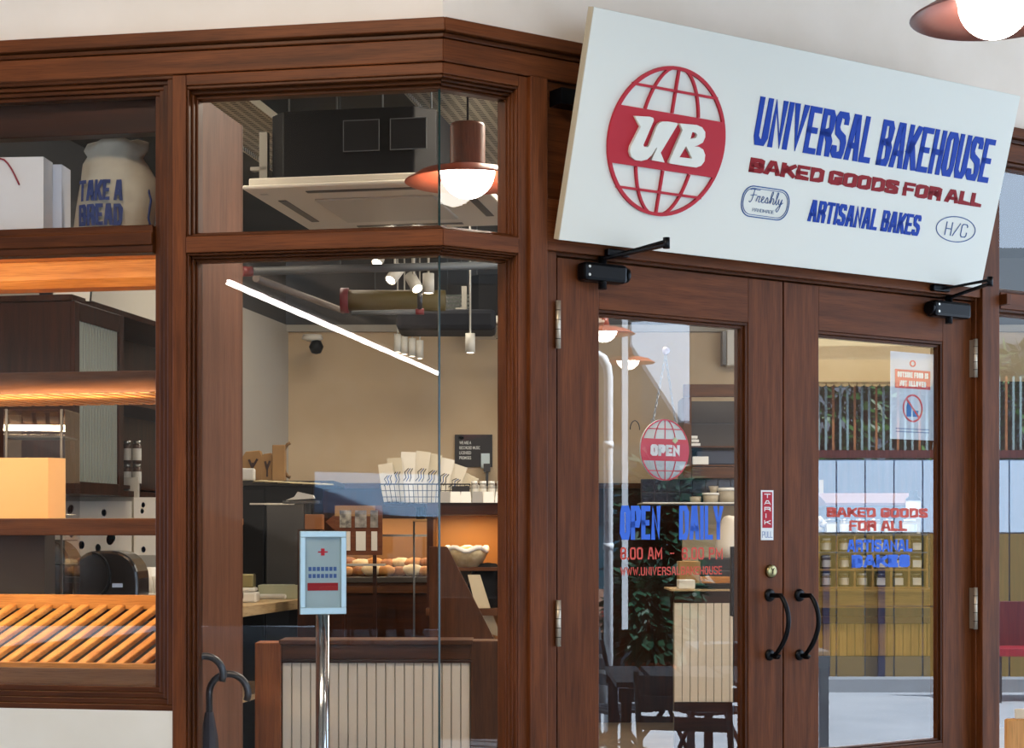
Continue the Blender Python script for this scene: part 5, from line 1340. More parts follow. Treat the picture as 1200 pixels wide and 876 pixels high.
# ---- seen through the right door: counter with three rows of jars
Zj_ = 7.75
JW = wood('yellow_cast_counter', '7a5a24', '96733a', 'z', rough=.5)  # yellow reflection in the door pane is put into this wood colour
JWH = wood('yellow_cast_level', '6e5020', '8c6a32', 'x', rough=.5)
jc = empty('jar_counter', T(XX(955, Zj_), Zj_, 0), 'ochre boarded counter under the rows of jars behind the right door', 'counter')
wj = XX(1105, Zj_)-XX(955, Zj_)
part('top', MB().box(0, wj, -.02, .40, HT(693, Zj_), HT(690, Zj_)), JWH, jc)
part('fascia', MB().box(0, wj, -.0, .03, HT(712, Zj_), HT(693.2, Zj_)), JWH, jc)
part('dark_rail', MB().box(0, wj, -.015, .03, HT(730, Zj_), HT(722, Zj_)), DWH, jc)
part('core', MB().box(0, wj, .012, .05, .02, HT(712, Zj_)), DWV, jc)
for k in range(16): part('board', MB().box(wj*k/16+.0015, wj*(k+1)/16-.0015, 0, .01, HT(768, Zj_), HT(730.5, Zj_)), JW, jc, bevel=.001)
part('plinth', MB().box(0, wj, -.01, .01, .02, HT(768.5, Zj_)), mat('dark_plinth', '2a2430', .5), jc)
jr = empty('jar_shelf', T(XX(962, Zj_), Zj_+.05, 0), 'dark three row pigeonhole shelf full of jars behind the right door', 'shelf')
ws = XX(1090, Zj_)-XX(962, Zj_)
rows = [(690, 669.5), (669.5, 649), (649, 627)]
for i, py in enumerate((690, 669, 648.5, 627.5)):
    part('shelf_board', MB().box(0, ws, 0, .12, HT(py, Zj_)+.001, HT(py, Zj_)+.009), JWH if i < 2 else mat('shelf_dark', '262a3c', .5), jr)
for k in range(7):
    x = ws*k/6
    part('divider', MB().box(x-.004, x+.004, .002, .118, HT(690, Zj_)+.001, HT(627.5, Zj_)), JWH, jr)
part('back', MB().box(0, ws, .12, .13, HT(690, Zj_)+.001, HT(627.5, Zj_)), mat('shelf_back', '3c2f1e', .6), jr)
ordn = ('first', 'second', 'third', 'fourth', 'fifth', 'sixth')
conts = [mat('jam_%d' % i, c, .25, coat=.6) for i, c in enumerate(('8f7a4a', '6b5a3c', 'a08a58', '5d4d38'))]
for r_, rn in enumerate(('bottom', 'middle', 'top')):
    base = HT((690, 669, 648.5)[r_], Zj_)+.0095
    for k in range(6):
        sq = k > 2
        jar(Matrix.Translation((XX(962, Zj_)+ws*(k+.5)/6, Zj_+.10, base)), '%s labelled jar, %s from the left in the %s row of the jar shelf' % ('square' if sq else 'round', ordn[k], rn),
            .024, .060, 'steel' if k % 2 else 'white', conts[(k+r_) % 4], 'jars in the pigeonhole shelf', sq)
bs = HT(627.5, Zj_)+.0095
for k, px in enumerate((978, 996, 1014, 1031, 1047)):
    jar(Matrix.Translation((XX(px, Zj_), Zj_+.10, bs)), 'larger lidded jar standing on the jar shelf, %s from the left' % ordn[k], .027, .068, 'steel', mat('clear_goods', '8a8474', .25, coat=.6), 'large jars on top of the jar shelf', k % 2 == 0)
jar(Matrix.Translation((XX(1072, Zj_), Zj_+.10, bs)), 'wide cream tin at the right end on top of the jar shelf', .032, .066, 'white', STN)
o = empty('cloth_flower', T(XX(966, Zj_), Zj_+.10, bs), 'small cream flower posy at the left end on top of the jar shelf', 'flower')
g = MB()
for k in range(7): g.lathe([(0, .016), (.014, .006), (.014, -.006), (0, -.014)], (.018*math.cos(k*.9), .016*math.sin(k*.9), .045+.010*(k % 3)), seg=8)
part('petals', g, mat('cream_petal', 'd6cdb8', .8), o); part('vase', MB().lathe([(0, 0), (.014, 0), (.016, .03), (0, .03)], seg=12), STN, o)
Zo = 8.2
ov_ = empty('oven_hood', T(XX(968, Zo), Zo, HT(610, Zo)), 'dark oven with a reddish brown sloping top behind the jar shelf', 'oven')
wo = XX(1080, Zo)-XX(968, Zo); ho = HT(576, Zo)-HT(610, Zo)
part('body', MB().box(0, wo, 0, .3, 0, ho*.52), mat('oven_navy', '141826', .3, coat=.3), ov_, bevel=.003)
part('sloping_top', MB().prism([(0, ho*.53), (0, ho*.62), (.25, ho), (.3, ho), (.3, ho*.53)], .0, wo, 'x'), mat('reddish_cover', '6a3a34', .5), ov_)
part('stand', MB().box(.02, wo-.02, .02, .28, .02-HT(610, Zo), -.001), DWV, ov_)
o = empty('syrup_bottle', T(XX(1072, 7.95), 7.98, bs), 'white bottle with a black cap standing tall behind the jar shelf', 'bottle')
part('body', MB().lathe([(0, .07), (.034, .07), (.034, .155), (0, .155)], seg=20), PAPER, o); part('cap', MB().lathe([(0, .155), (.037, .155), (.034, .165), (.02, .175), (.02, .20), (0, .20)], seg=20), BLK, o)
nb_ = HT(690, Zj_)-bs+.001
part('neck', MB().lathe([(0, nb_), (.03, nb_), (.034, .07), (0, .07)], seg=20), STN, o)
o = empty('yellow_machine', T(XX(1094, 8.3), 8.3, .02), 'pale stacked cartons at the right side behind the right door', 'cartons')
for k in range(4): part('carton', MB().box(0, .3, 0, .3, .9+.13*k, 1.02+.13*k), mat('grey_carton', '8f8e8a', .7), o, bevel=.003)
part('stand', MB().box(0, .3, 0, .3, 0, .9), JW, o)

# ---- open sign hanging behind the left pane
y_in = YF+.06
def gpx(px, py, y=y_in): return FB.uz(px, py, y)
uc, zc_ = gpx(778.5, 527)
ur, _ = gpx(816, 527); Ro = (gpx(778, 491)[1]-gpx(778, 563)[1])/2
Wd = FB.M @ Matrix.Translation((uc, y_in, zc_))
WD_ = mat('open_disc_white', 'd3dcda', .5)
os_ = empty('open_sign', Wd, 'round red and white hanging sign reading OPEN behind the left door pane', 'sign')
part('disc', MB().lathe([(0, -.003), (Ro, -.003), (Ro, .003), (0, .003)], seg=64, X=Matrix.Rotation(PI/2, 4, 'X')), WD_, os_)
OR = mat('open_red', 'd03a4c', .5)
globe(os_, 0, 0, Ro, -.0045, -.0031, OR, t=.032, band=.36, lat=.68, lon=.46)
g = MB(); letters(g, 'OPEN', -Ro*.60, Ro*.60, -Ro*.20, Ro*.17, Ro*.12, .16, -.006, -.0047, tv=Ro*.095); part('lettering', g, WHITE, os_)
part('pale_sticker', MB().prism([(Ro*.28, Ro*.30), (Ro*.40, Ro*.22), (Ro*.52, Ro*.32), (Ro*.40, Ro*.42)], -.007, -.0047), mat('sticker_green', 'c4cfa0', .5), os_)
hk_u, hk_z = gpx(780, 411, y_in-.02)
hx, hz = hk_u-uc, hk_z-zc_
part('suction_hook', MB().lathe([(0, -.012), (.009, -.012), (.0145, 0), (0, 0)], seg=20, X=Matrix.Translation((hx, -.020, hz)) @ Matrix.Rotation(-PI/2, 4, 'X')), mat('clear_hook', 'd8c8cc', .2), os_)
def chain(a, b, n=14):
    a, b = Vector(a), Vector(b); g = MB()
    for k in range(n):
        c = a.lerp(b, (k+.5)/n); L = (b-a).length/n*.72; d = (b-a).normalized(); s_ = Vector((0, 1, 0)) if k % 2 else d.cross(Vector((0, 1, 0)))
        g.tube([c+d*L*math.cos(t_)+s_*.0035*math.sin(t_) for t_ in [2*PI*j/8 for j in range(8)]], .0011, 5, closed=True)
    return g
for q in (-1, 1): part('chain', chain((hx, -.02, hz-.014), (q*Ro*.46, 0, Ro*.93)), STEEL, os_, kind='stuff')
for q in (-1, 1): part('ring', MB().tube([(q*Ro*.46+.007*math.cos(t_), 0, Ro*.93+.007*math.sin(t_)) for t_ in [2*PI*j/12 for j in range(12)]], .0016, 6, closed=True), STEEL, os_)
# black hook shape on the left of the sign
part('side_hook', MB().tube([(-Ro*1.2+.02*math.cos(t_), 0, Ro*.62+.03*math.sin(t_)) for t_ in [PI*j/8 for j in range(9)]], .0016, 6), BLK, os_)

# ---- vinyl lettering on the panes
yv1, yv2 = yg1-.0006, yg2-.0006
VB_ = mat('vinyl_blue', '1d5fd0', .5); VR = mat('vinyl_red', 'c8402c', .5)
def vinyl(text, px0, px1, py0, py1, m, t, label, y=yv1, gap=.3, tv=None, space=.9):
    u0, z1_ = FB.uz(px0, py0, y); u1, z0_ = FB.uz(px1, py1, y)
    out = []
    for k in range(len(text.split())):
        g = MB(); letters(g, text, u0, u1, z0_, z1_, t, gap, y-.0005, y, space, tv, only=k); out.append(g.mesh('lettering', m))
    return out
v1 = empty('window_lettering', FB.M, 'OPEN DAILY and the opening hours in blue and red on the left door pane', 'lettering')
for nm, ms_ in (('word', vinyl('OPEN', 727, 774, 592, 632, VB_, -.40, '', gap=.22, tv=.018)+vinyl('DAILY', 796, 847, 592, 632, VB_, -.40, '', gap=.28, tv=.017)), ('hours', vinyl('8.00 AM', 727, 776, 641, 655, VR, -.24, '', gap=.7, space=1.2)+vinyl('-', 785, 790, 641, 655, VR, .004, '')+vinyl('6.00 PM', 799, 847, 641, 655, VR, -.24, '', gap=.7, space=1.2)), ('address', vinyl('WWW.UNIVERSALBAKEHOUSE', 727, 846, 664.5, 672.5, VR, -.20, '', gap=.9))):
    for m_ in ms_: put(nm, m_, v1)
v2 = empty('window_lettering', FB.M, 'red and blue lettering BAKED GOODS FOR ALL on the right door pane', 'lettering')
for nm, ms_ in (('word', vinyl('BAKED GOODS', 969, 1087, 594, 606.5, VR, -.31, '', y=yv2, gap=.2, tv=.0075, space=.8)), ('word', vinyl('FOR ALL', 995, 1063, 609.5, 622, VR, -.31, '', y=yv2, gap=.2, tv=.0075)),
                ('blue_word', vinyl('ARTISANAL', 993, 1069, 632, 646, VB_, -.30, '', y=yv2, gap=.3)), ('blue_word', vinyl('BAKES', 998, 1066, 650, 664, VB_, -.27, '', y=yv2, gap=.3))):
    for m_ in ms_: put(nm, m_, v2)
# ---- house rules poster
y_ = yg2+.008
a0, z1_ = FB.uz(1043.5, 411, y_); a1, z0_ = FB.uz(1095, 516, y_)
wP, hP = a1-a0, z1_-z0_
ps = one('rules_poster', MB().box(0, wP, 0, .0012, 0, hP), mat('poster_white', 'c8ced6', .6), 'white poster reading OUTSIDE FOOD IS NOT ALLOWED inside the right door pane', 'poster', FB.M @ Matrix.Translation((a0, y_, z0_)))
PR = mat('poster_red', 'd0454a', .5)
part('red_field', MB().box(wP*.10, wP*.90, -.0010, -.0002, hP*.585, hP*.80), PR, ps)
g = MB(); letters(g, 'OUTSIDE FOOD IS', wP*.15, wP*.85, hP*.71, hP*.775, .0052, .25, -.0016, -.001, .7); part('lettering', g, WHITE, ps)
g = MB(); letters(g, 'NOT ALLOWED', wP*.20, wP*.80, hP*.61, hP*.675, .0056, .25, -.0016, -.001, .7); part('lettering', g, WHITE, ps)
rc = wP*.225; cxp, czp = wP*.5, hP*.36
pr = part('prohibition_ring', shape('prohibition_ring', [circ(cxp, czp, rc, 40), circ(cxp, czp, rc*.87, 40)], -.0016, -.0002, PR), None, ps)
part('slash', MB().prism([(cxp-rc*.70, czp+rc*.62), (cxp-rc*.60, czp+rc*.72), (cxp+rc*.70, czp-rc*.62), (cxp+rc*.60, czp-rc*.72)], -.0018, -.0003), PR, pr)
part('bottle_symbol', MB().prism([(cxp-rc*.62, czp-rc*.6), (cxp-rc*.15, czp-rc*.6), (cxp-rc*.15, czp+rc*.15), (cxp-rc*.28, czp+rc*.45), (cxp-rc*.50, czp+rc*.45), (cxp-rc*.62, czp+rc*.15)], -.0012, -.0002), mat('symbol_blue', '2d6cae', .5), ps)
part('cup_symbol', MB().prism([(cxp+.0, czp-rc*.6), (cxp+rc*.5, czp-rc*.6), (cxp+rc*.58, czp-rc*.15), (cxp-.0, czp-rc*.15)], -.0012, -.0002), mat('symbol_blue', '2d6cae', .5), ps)
part('emblem', shape('emblem', [circ(cxp, hP*.875, wP*.055, 24, 1.3), circ(cxp, hP*.875, wP*.035, 24, 1.2)], -.0010, -.0002, PR), None, ps)
g = MB()
for r_ in range(2):
    for k in range(20): g.box(wP*(.12+.038*k), wP*(.12+.038*k)+wP*.028, -.0010, -.0002, hP*(.115-.035*r_), hP*(.128-.035*r_))
part('small_print', g, mat('print_grey_blue', '7585a8', .6), ps, kind='stuff')

one('dark_backing', MB().box(XX(955, 12.7), XX(1290, 12.7), 12.68, 12.98, .02, HT(447, 12.7)), DWV, 'tall added dark backing at the back wall, darkening the view through the right door', 'panel')  # put in to darken the interior behind the mirrored railing
# ================================================================== outside, seen mirrored in the panes
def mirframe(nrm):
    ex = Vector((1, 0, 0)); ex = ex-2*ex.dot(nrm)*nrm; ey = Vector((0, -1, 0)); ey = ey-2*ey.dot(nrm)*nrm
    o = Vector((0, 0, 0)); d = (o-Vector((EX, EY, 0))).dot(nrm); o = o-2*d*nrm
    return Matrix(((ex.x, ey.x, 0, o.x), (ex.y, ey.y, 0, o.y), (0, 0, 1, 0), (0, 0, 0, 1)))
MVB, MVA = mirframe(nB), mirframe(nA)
# canopy over the walkway
CAN_ = mat('canopy_plaster', 'a2927e', .85)
def inB(x, y): v = MVB.inverted() @ Vector((x, y, 0)); return v
cz0 = 3.62
can = MB().prism([(-16, -12), (5.0, -12), (5.0, 2.3), (9.4, 2.3), (9.4, 3.55), (5.0, 3.55), (5.0, 8.53), (-.208, 5.11), (-16, 7.88)], cz0, cz0+.25, 'z')
one('ceiling_canopy', can, CAN_, None, None, kind='structure')
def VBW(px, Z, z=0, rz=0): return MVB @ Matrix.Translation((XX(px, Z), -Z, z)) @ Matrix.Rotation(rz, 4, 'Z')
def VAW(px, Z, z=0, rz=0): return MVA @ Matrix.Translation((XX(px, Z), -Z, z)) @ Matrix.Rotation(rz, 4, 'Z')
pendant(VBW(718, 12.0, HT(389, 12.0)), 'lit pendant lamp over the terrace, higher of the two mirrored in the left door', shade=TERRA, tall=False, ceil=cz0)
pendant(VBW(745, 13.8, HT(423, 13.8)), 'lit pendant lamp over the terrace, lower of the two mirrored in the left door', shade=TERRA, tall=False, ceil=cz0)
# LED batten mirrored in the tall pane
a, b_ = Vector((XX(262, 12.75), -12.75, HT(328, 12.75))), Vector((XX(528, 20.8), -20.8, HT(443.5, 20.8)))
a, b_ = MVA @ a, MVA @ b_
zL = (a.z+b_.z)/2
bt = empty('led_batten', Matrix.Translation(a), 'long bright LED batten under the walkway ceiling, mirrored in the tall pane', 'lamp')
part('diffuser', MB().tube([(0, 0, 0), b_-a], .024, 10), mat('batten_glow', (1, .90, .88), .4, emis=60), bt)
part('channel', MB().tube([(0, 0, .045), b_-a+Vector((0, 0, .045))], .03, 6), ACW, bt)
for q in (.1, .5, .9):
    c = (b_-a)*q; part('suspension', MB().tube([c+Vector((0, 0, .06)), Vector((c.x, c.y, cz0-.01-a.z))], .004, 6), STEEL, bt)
# second lamp line in window 3 and a bright batten over the terrace
def box_v(name, W_, px0, px1, py0, py1, Z, th, m, label, cat, fn=VBW, **k):
    x0, x1 = XX(px0, Z), XX(px1, Z); z1_, z0_ = HT(py0, Z), HT(py1, Z)
    M_ = (MVB if fn is VBW else MVA) @ Matrix.Translation((x0, -Z, 0))
    return one(name, MB().box(0, x1-x0, -th, 0, z0_, z1_), m, label, cat, M_, **k)
POLE = mat('white_painted_pole', 'dfe6ee', .4)
# white posts and bent downpipe
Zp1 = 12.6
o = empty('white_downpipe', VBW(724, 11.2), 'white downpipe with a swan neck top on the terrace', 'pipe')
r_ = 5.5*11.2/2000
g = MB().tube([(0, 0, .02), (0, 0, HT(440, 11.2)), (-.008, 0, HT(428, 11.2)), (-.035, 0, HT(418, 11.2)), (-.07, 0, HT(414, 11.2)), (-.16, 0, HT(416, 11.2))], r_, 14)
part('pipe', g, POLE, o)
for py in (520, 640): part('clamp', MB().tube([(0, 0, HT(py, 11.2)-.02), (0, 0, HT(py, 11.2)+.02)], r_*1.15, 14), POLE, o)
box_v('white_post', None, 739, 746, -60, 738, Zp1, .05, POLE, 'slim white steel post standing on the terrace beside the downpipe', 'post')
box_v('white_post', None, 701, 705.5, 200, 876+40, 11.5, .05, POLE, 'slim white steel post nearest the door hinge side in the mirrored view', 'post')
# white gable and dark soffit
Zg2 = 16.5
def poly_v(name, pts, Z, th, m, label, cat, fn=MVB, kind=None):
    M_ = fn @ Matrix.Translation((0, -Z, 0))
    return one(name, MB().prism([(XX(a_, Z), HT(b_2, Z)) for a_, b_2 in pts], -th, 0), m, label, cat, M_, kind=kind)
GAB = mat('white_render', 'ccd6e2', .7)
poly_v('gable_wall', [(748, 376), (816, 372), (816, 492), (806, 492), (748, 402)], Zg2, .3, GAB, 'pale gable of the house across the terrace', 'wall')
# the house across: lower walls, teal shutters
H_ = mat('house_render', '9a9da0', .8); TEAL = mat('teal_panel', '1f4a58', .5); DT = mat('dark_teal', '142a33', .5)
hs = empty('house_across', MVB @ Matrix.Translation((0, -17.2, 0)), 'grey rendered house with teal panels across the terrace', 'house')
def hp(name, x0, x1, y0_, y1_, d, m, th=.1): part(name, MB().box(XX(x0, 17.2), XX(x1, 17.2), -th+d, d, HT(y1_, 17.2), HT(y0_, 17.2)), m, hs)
hp('wall', 460, 760, 330, 800, -.1, mat('taupe_render', '3f3831', .8)); hp('blocking_wall', 818, 905, 0, 494, -.1, mat('brown_render', '3b3028', .8)); hp('blocking_wall', 761, 905, 495, 800, -.1, mat('brown_render', '3b3028', .8))
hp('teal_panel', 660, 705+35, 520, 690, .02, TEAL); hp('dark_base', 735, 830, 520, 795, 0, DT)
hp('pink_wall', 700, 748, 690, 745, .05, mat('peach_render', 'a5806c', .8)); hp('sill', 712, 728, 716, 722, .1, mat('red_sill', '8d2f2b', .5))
hp('upper_wall', 460, 770, 0, 329, -.1, mat('slate_render', '33373a', .8))  # slate wall extended to cut sky haze in the corner pane
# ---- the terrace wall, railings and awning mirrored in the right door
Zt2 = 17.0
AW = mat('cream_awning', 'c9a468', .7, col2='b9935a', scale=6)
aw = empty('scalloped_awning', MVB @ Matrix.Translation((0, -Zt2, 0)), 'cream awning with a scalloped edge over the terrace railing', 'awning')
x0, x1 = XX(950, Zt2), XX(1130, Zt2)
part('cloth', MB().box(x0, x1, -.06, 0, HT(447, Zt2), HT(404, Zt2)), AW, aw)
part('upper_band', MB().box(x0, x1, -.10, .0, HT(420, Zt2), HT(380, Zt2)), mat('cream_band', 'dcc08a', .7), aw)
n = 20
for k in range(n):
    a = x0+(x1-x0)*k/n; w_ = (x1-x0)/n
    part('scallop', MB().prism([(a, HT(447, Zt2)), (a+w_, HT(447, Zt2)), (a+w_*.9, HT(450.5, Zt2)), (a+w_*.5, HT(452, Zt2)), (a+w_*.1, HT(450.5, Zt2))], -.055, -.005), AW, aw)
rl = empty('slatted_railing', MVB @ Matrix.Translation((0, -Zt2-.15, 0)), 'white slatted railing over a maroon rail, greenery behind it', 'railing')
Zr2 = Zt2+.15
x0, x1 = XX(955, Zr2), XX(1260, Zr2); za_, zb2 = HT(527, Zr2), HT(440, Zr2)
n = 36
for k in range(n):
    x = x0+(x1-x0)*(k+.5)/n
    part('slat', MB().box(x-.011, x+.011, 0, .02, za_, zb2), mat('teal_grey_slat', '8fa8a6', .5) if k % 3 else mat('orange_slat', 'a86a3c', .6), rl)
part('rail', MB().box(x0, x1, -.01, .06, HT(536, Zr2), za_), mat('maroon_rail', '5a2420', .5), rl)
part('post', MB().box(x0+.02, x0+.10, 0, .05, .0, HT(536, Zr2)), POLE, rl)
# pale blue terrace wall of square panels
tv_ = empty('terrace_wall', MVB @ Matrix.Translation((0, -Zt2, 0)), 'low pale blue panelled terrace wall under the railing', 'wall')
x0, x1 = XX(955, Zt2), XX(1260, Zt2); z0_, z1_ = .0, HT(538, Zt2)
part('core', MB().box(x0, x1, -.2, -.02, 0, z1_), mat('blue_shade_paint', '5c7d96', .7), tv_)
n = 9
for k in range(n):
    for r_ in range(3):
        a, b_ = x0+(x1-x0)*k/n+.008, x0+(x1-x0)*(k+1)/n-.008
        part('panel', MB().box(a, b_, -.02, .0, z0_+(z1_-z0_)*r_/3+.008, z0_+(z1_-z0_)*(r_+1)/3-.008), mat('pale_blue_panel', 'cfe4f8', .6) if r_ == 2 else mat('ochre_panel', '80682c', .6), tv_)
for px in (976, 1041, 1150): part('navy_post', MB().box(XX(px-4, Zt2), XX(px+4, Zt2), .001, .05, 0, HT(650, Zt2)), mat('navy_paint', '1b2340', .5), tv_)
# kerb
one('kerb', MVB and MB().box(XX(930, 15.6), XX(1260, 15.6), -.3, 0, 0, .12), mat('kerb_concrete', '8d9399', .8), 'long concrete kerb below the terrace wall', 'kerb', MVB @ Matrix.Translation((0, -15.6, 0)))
one('blocking_wall', MB().box(XX(450, 12.0), XX(655, 12.0), -.25, 0, 0, 1.0), mat('brown_render', '3b3028', .8), 'added low brown blocking wall at the edge of the terrace, left of the posts', 'wall', MVB @ Matrix.Translation((0, -12.0, 0)))  # unseen wall added to hide sunlit paving from the corner pane
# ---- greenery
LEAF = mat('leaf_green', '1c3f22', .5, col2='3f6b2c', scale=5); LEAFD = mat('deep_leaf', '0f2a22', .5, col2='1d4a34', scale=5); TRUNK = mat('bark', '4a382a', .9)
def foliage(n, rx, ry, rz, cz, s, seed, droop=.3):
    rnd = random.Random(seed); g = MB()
    for i in range(n):
        while True:
            a, b2, c = rnd.uniform(-1, 1), rnd.uniform(-1, 1), rnd.uniform(-1, 1)
            if .25 < a*a+b2*b2+c*c < 1: break
        p = Vector((a*rx, b2*ry, cz+c*rz)); d = Vector((a+rnd.uniform(-.6, .6), b2+rnd.uniform(-.6, .6), c*.5-droop+rnd.uniform(-.4, .4))).normalized()
        q = d.cross(Vector((rnd.uniform(-1, 1), rnd.uniform(-1, 1), 1))).normalized(); L = s*rnd.uniform(.7, 1.3); w_ = L*.22
        g.quad(p, p+d*L*.45+q*w_, p+d*L, p+d*L*.45-q*w_)
    return g
def bush(px, py, Z, rx, rz, label, m, n=700, s=.16, seed=1, fn=VBW, ry=None, cat='plant', name='leafy_shrub', pot=False):
    c = HT(py, Z)
    o = empty(name, fn(px, Z), label, cat, 'terrace greenery')
    part('foliage', foliage(n, rx, ry or rx, rz, c, s, seed), m, o, kind='stuff')
    part('stem', MB().tube([(0, 0, 0), (.02, 0, c*.5), (0, 0, c)], [.03, .022, .012], 8), TRUNK, o)
    for q in (-1, 1): part('branch', MB().tube([(0, 0, c*.55), (q*rx*.5, 0, c+rz*.2)], [.016, .006], 6), TRUNK, o)
    if pot: part('pot', MB().lathe([(0, 0), (.16, 0), (.21, .34), (.18, .34), (.17, .30), (0, .30)], seg=20), mat('terracotta_pot', '8a4a30', .7), o)
    return o
bush(780, 645, 15.9, .34, .92, 'dark evergreen shrub behind the terrace tables, seen mirrored in the left door', LEAFD, 1500, .22, 5, ry=.40, pot=True)
bush(768, 722, 14.9, .32, .46, 'low dark shrub in front of the tall evergreen on the terrace', LEAFD, 800, .18, 6, pot=True)
for k, px in enumerate((985, 1092, 1204)):
    bush(px, 480, 18.7+.8*k, (.44, .46, .42)[k], .75, ('mid green tree behind the railing, %s from the left in the mirrored view' % ordn[k]), LEAF, 900, .22, 20+k, cat='tree', name='garden_tree')
# autumn-toned plant at the foot of the left door
PK = mat('copper_leaf', '7d4a3c', .5, col2='b07a66', scale=6)
bush(728, 884, 8.4, .15, .07, 'copper leaved bedding plant low at the foot of the left door view', PK, 170, .085, 9, ry=.12, name='copper_leaf_plant')
# ---- slatted tables and folding chairs
DTW = mat('dark_stained_wood', '46525a', .5, col2='5c6a72', scale=5); PTW = DTW
def table(W, label, L=1.15, D=.62, h=.75, n=5):
    o = empty('slatted_table', W, label, 'table', 'slatted terrace tables')
    for k in range(n): part('slat', MB().box(L*k/n+.012, L*(k+1)/n-.012, -D, 0, h-.025, h), DTW, o, bevel=.002)
    part('apron', MB().box(.02, L-.02, -.05, -.02, h-.09, h-.0255), DTW, o); part('apron', MB().box(.02, L-.02, -D+.02, -D+.05, h-.09, h-.0255), DTW, o)
    for x in (.03, L-.08):
        for y in (-.055, -D+.005): part('leg', MB().box(x, x+.05, y, y+.05, 0, h-.09), DTW, o)
    return o
Zt3 = 9.0
t1 = table(VBW(720, Zt3, 0, 0), 'dark slatted terrace table, nearer of the two mirrored in the left door', L=.95, D=-1.0)
t2 = table(VBW(812, 11.1, 0, 0), 'dark slatted terrace table, farther of the two mirrored in the left door', L=.8, D=-.95)
def fchair(W, label):
    o = empty('folding_chair', W, label, 'chair', 'folding terrace chairs')
    for x in (-.20, .20):
        part('leg', MB().tube([(x, -.22, 0), (x, .12, .44), (x, .22, .86)], .014, 6), DTW, o)
        part('leg', MB().tube([(x*.88, .24, 0), (x*.88, -.20, .44)], .014, 6), DTW, o)
    for k in range(5): part('seat_slat', MB().box(-.2, .2, -.2+k*.08, -.14+k*.08, .44, .456), DTW, o)
    for k in range(3): part('back_slat', MB().box(-.2, .2, .15+.025*k, .165+.025*k, .60+.09*k, .66+.09*k), DTW, o)
    return o
fchair(VBW(736, 9.75, 0, 1.1), 'folding slatted chair at the left end of the nearer terrace table')
fchair(VBW(828, 7.45, 0, .3), 'folding slatted chair tucked under the nearer terrace table')
fchair(VBW(850, 9.65, 0, -.4), 'folding slatted chair at the right end of the nearer terrace table')
# closed parasol (pale) by the post
o = empty('closed_parasol', VBW(714, 10.4), 'closed pale parasol standing left of the terrace tables', 'parasol')
part('cloth', MB().lathe([(0, HT(735, 10.4)), (.008, HT(737, 10.4)), (.045, HT(815, 10.4)), (.04, HT(825, 10.4)), (0, HT(825, 10.4))], seg=12), mat('pale_parasol', 'bcc4c4', .7), o)
part('pole', MB().tube([(0, 0, 0), (0, 0, HT(820, 10.4))], .012, 8), POLE, o); part('base', MB().lathe([(0, 0), (.16, 0), (.16, .04), (0, .05)], seg=20), DGREY, o)
# red car-like bench strip seen low in window 3
rb = empty('red_bench', VBW(1172, 14.6), 'red painted bench low in the mirrored view of the right window', 'bench')
part('seat', MB().box(0, 1.5, -.4, 0, .40, .47), mat('red_paint', '9e1a2c', .4), rb, bevel=.004); part('back', MB().box(0, 1.5, -.44, -.40, .47, .86), mat('crimson_paint', '5e1220', .4), rb, bevel=.004)
for x in (.05, .7, 1.4): part('leg', MB().box(x, x+.05, -.4, -.02, 0, .40), DGREY, rb)
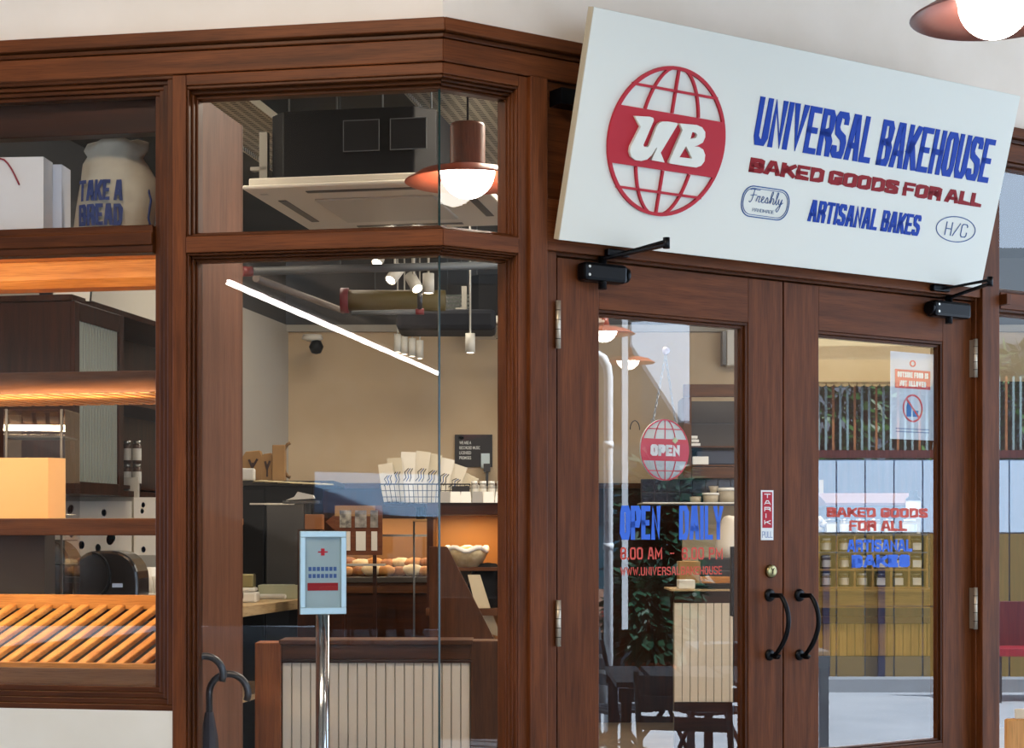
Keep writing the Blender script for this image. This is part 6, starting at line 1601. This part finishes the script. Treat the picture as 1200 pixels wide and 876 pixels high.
# orange wooden chair back in the very corner
Zo2 = 4.2
oc = empty('wooden_chair_back', T(XX(1180, Zo2), Zo2, 0, .2), 'pale orange wooden chair back cut off at the lower right corner', 'chair')
OC = wood('orange_ply', 'c98a4a', 'd99a58', 'z', rough=.5)
part('backrest', MB().box(0, .38, 0, .018, HT(960, Zo2), HT(842, Zo2)), OC, oc, bevel=.006)
part('seat', MB().box(0, .38, -.38, 0, .43, .45), OC, oc, bevel=.006)
part('handle', MB().box(.02, .10, -.004, .0, HT(842, Zo2)-.0, HT(836, Zo2)+.012), mat('pale_wood_edge', 'd8bd9a', .5), oc, bevel=.003)
for x in (.0, .345):
    part('leg', MB().box(x, x+.035, 0, .03, 0, HT(960, Zo2)), OC, oc); part('leg', MB().box(x, x+.035, -.38, -.35, 0, .43), OC, oc)
# ---- things behind the photographer, mirrored weakly in the left windows
BK = mat('far_wall_dark', '3a342e', .9); 
one('wall_street', MB().box(-14, 14, -.3, 0, 0, 7), BK, None, None, MVA @ Matrix.Translation((0, -27, 0)), kind='structure')
hb = poly_v('blue_glow_board', [(366, 552), (520, 556), (520, 606), (366, 600)], 26, .1, mat('pale_blue_glow', 'a9d2f8', .6), 'pale blue hoarding added behind the viewer for the sky glow in the pane', 'backdrop', MVA)  # stand-in board added for the bluish glow mirrored in the tall pane
part('lower_board', MB().box(XX(366, 26), XX(520, 26), -.1, 0, 0, HT(606, 26)), BK, hb)
o = empty('round_cafe_table', VAW(408, 22.5), 'round cafe table far along the walkway behind the viewer', 'table')
part('top', MB().lathe([(0, .72), (.42, .72), (.42, .76), (0, .76)], seg=28), OAKH, o)
for k in range(4): part('leg', MB().tube([(.12*math.cos(PI/2*k), .12*math.sin(PI/2*k), .72), (.3*math.cos(PI/2*k), .3*math.sin(PI/2*k), 0)], .02, 6), DGREY, o)
def stool(W, label):
    o = empty('wooden_stool', W, label, 'stool', 'stools along the walkway')
    part('seat', MB().lathe([(0, .60), (.19, .60), (.19, .66), (0, .66)], seg=22), DWH, o)
    for k in range(4): part('leg', MB().tube([(.1*math.cos(PI/2*k+.5), .1*math.sin(PI/2*k+.5), .60), (.2*math.cos(PI/2*k+.5), .2*math.sin(PI/2*k+.5), 0)], .03, 6), DWV, o)
stool(VAW(456, 23.5), 'dark wooden stool left of the pair far along the walkway'); stool(VAW(478, 24.5), 'dark wooden stool right of the pair far along the walkway')
# plain buildings closing the street on the right, beyond the terrace
one('far_building', MVB and MB().box(XX(-200, 30), XX(2600, 30), -1, 0, 0, 6.5), mat('far_render', '6f757a', .8), 'long pale building far across the street', 'building', MVB @ Matrix.Translation((0, -30, 0)))
fb = bpy.data.objects['far_building']
for k in range(14):
    x = XX(0, 30)+k*2.2
    part('window', MB().box(x, x+1.1, 0, .06, 3.2, 4.8), DT, fb)
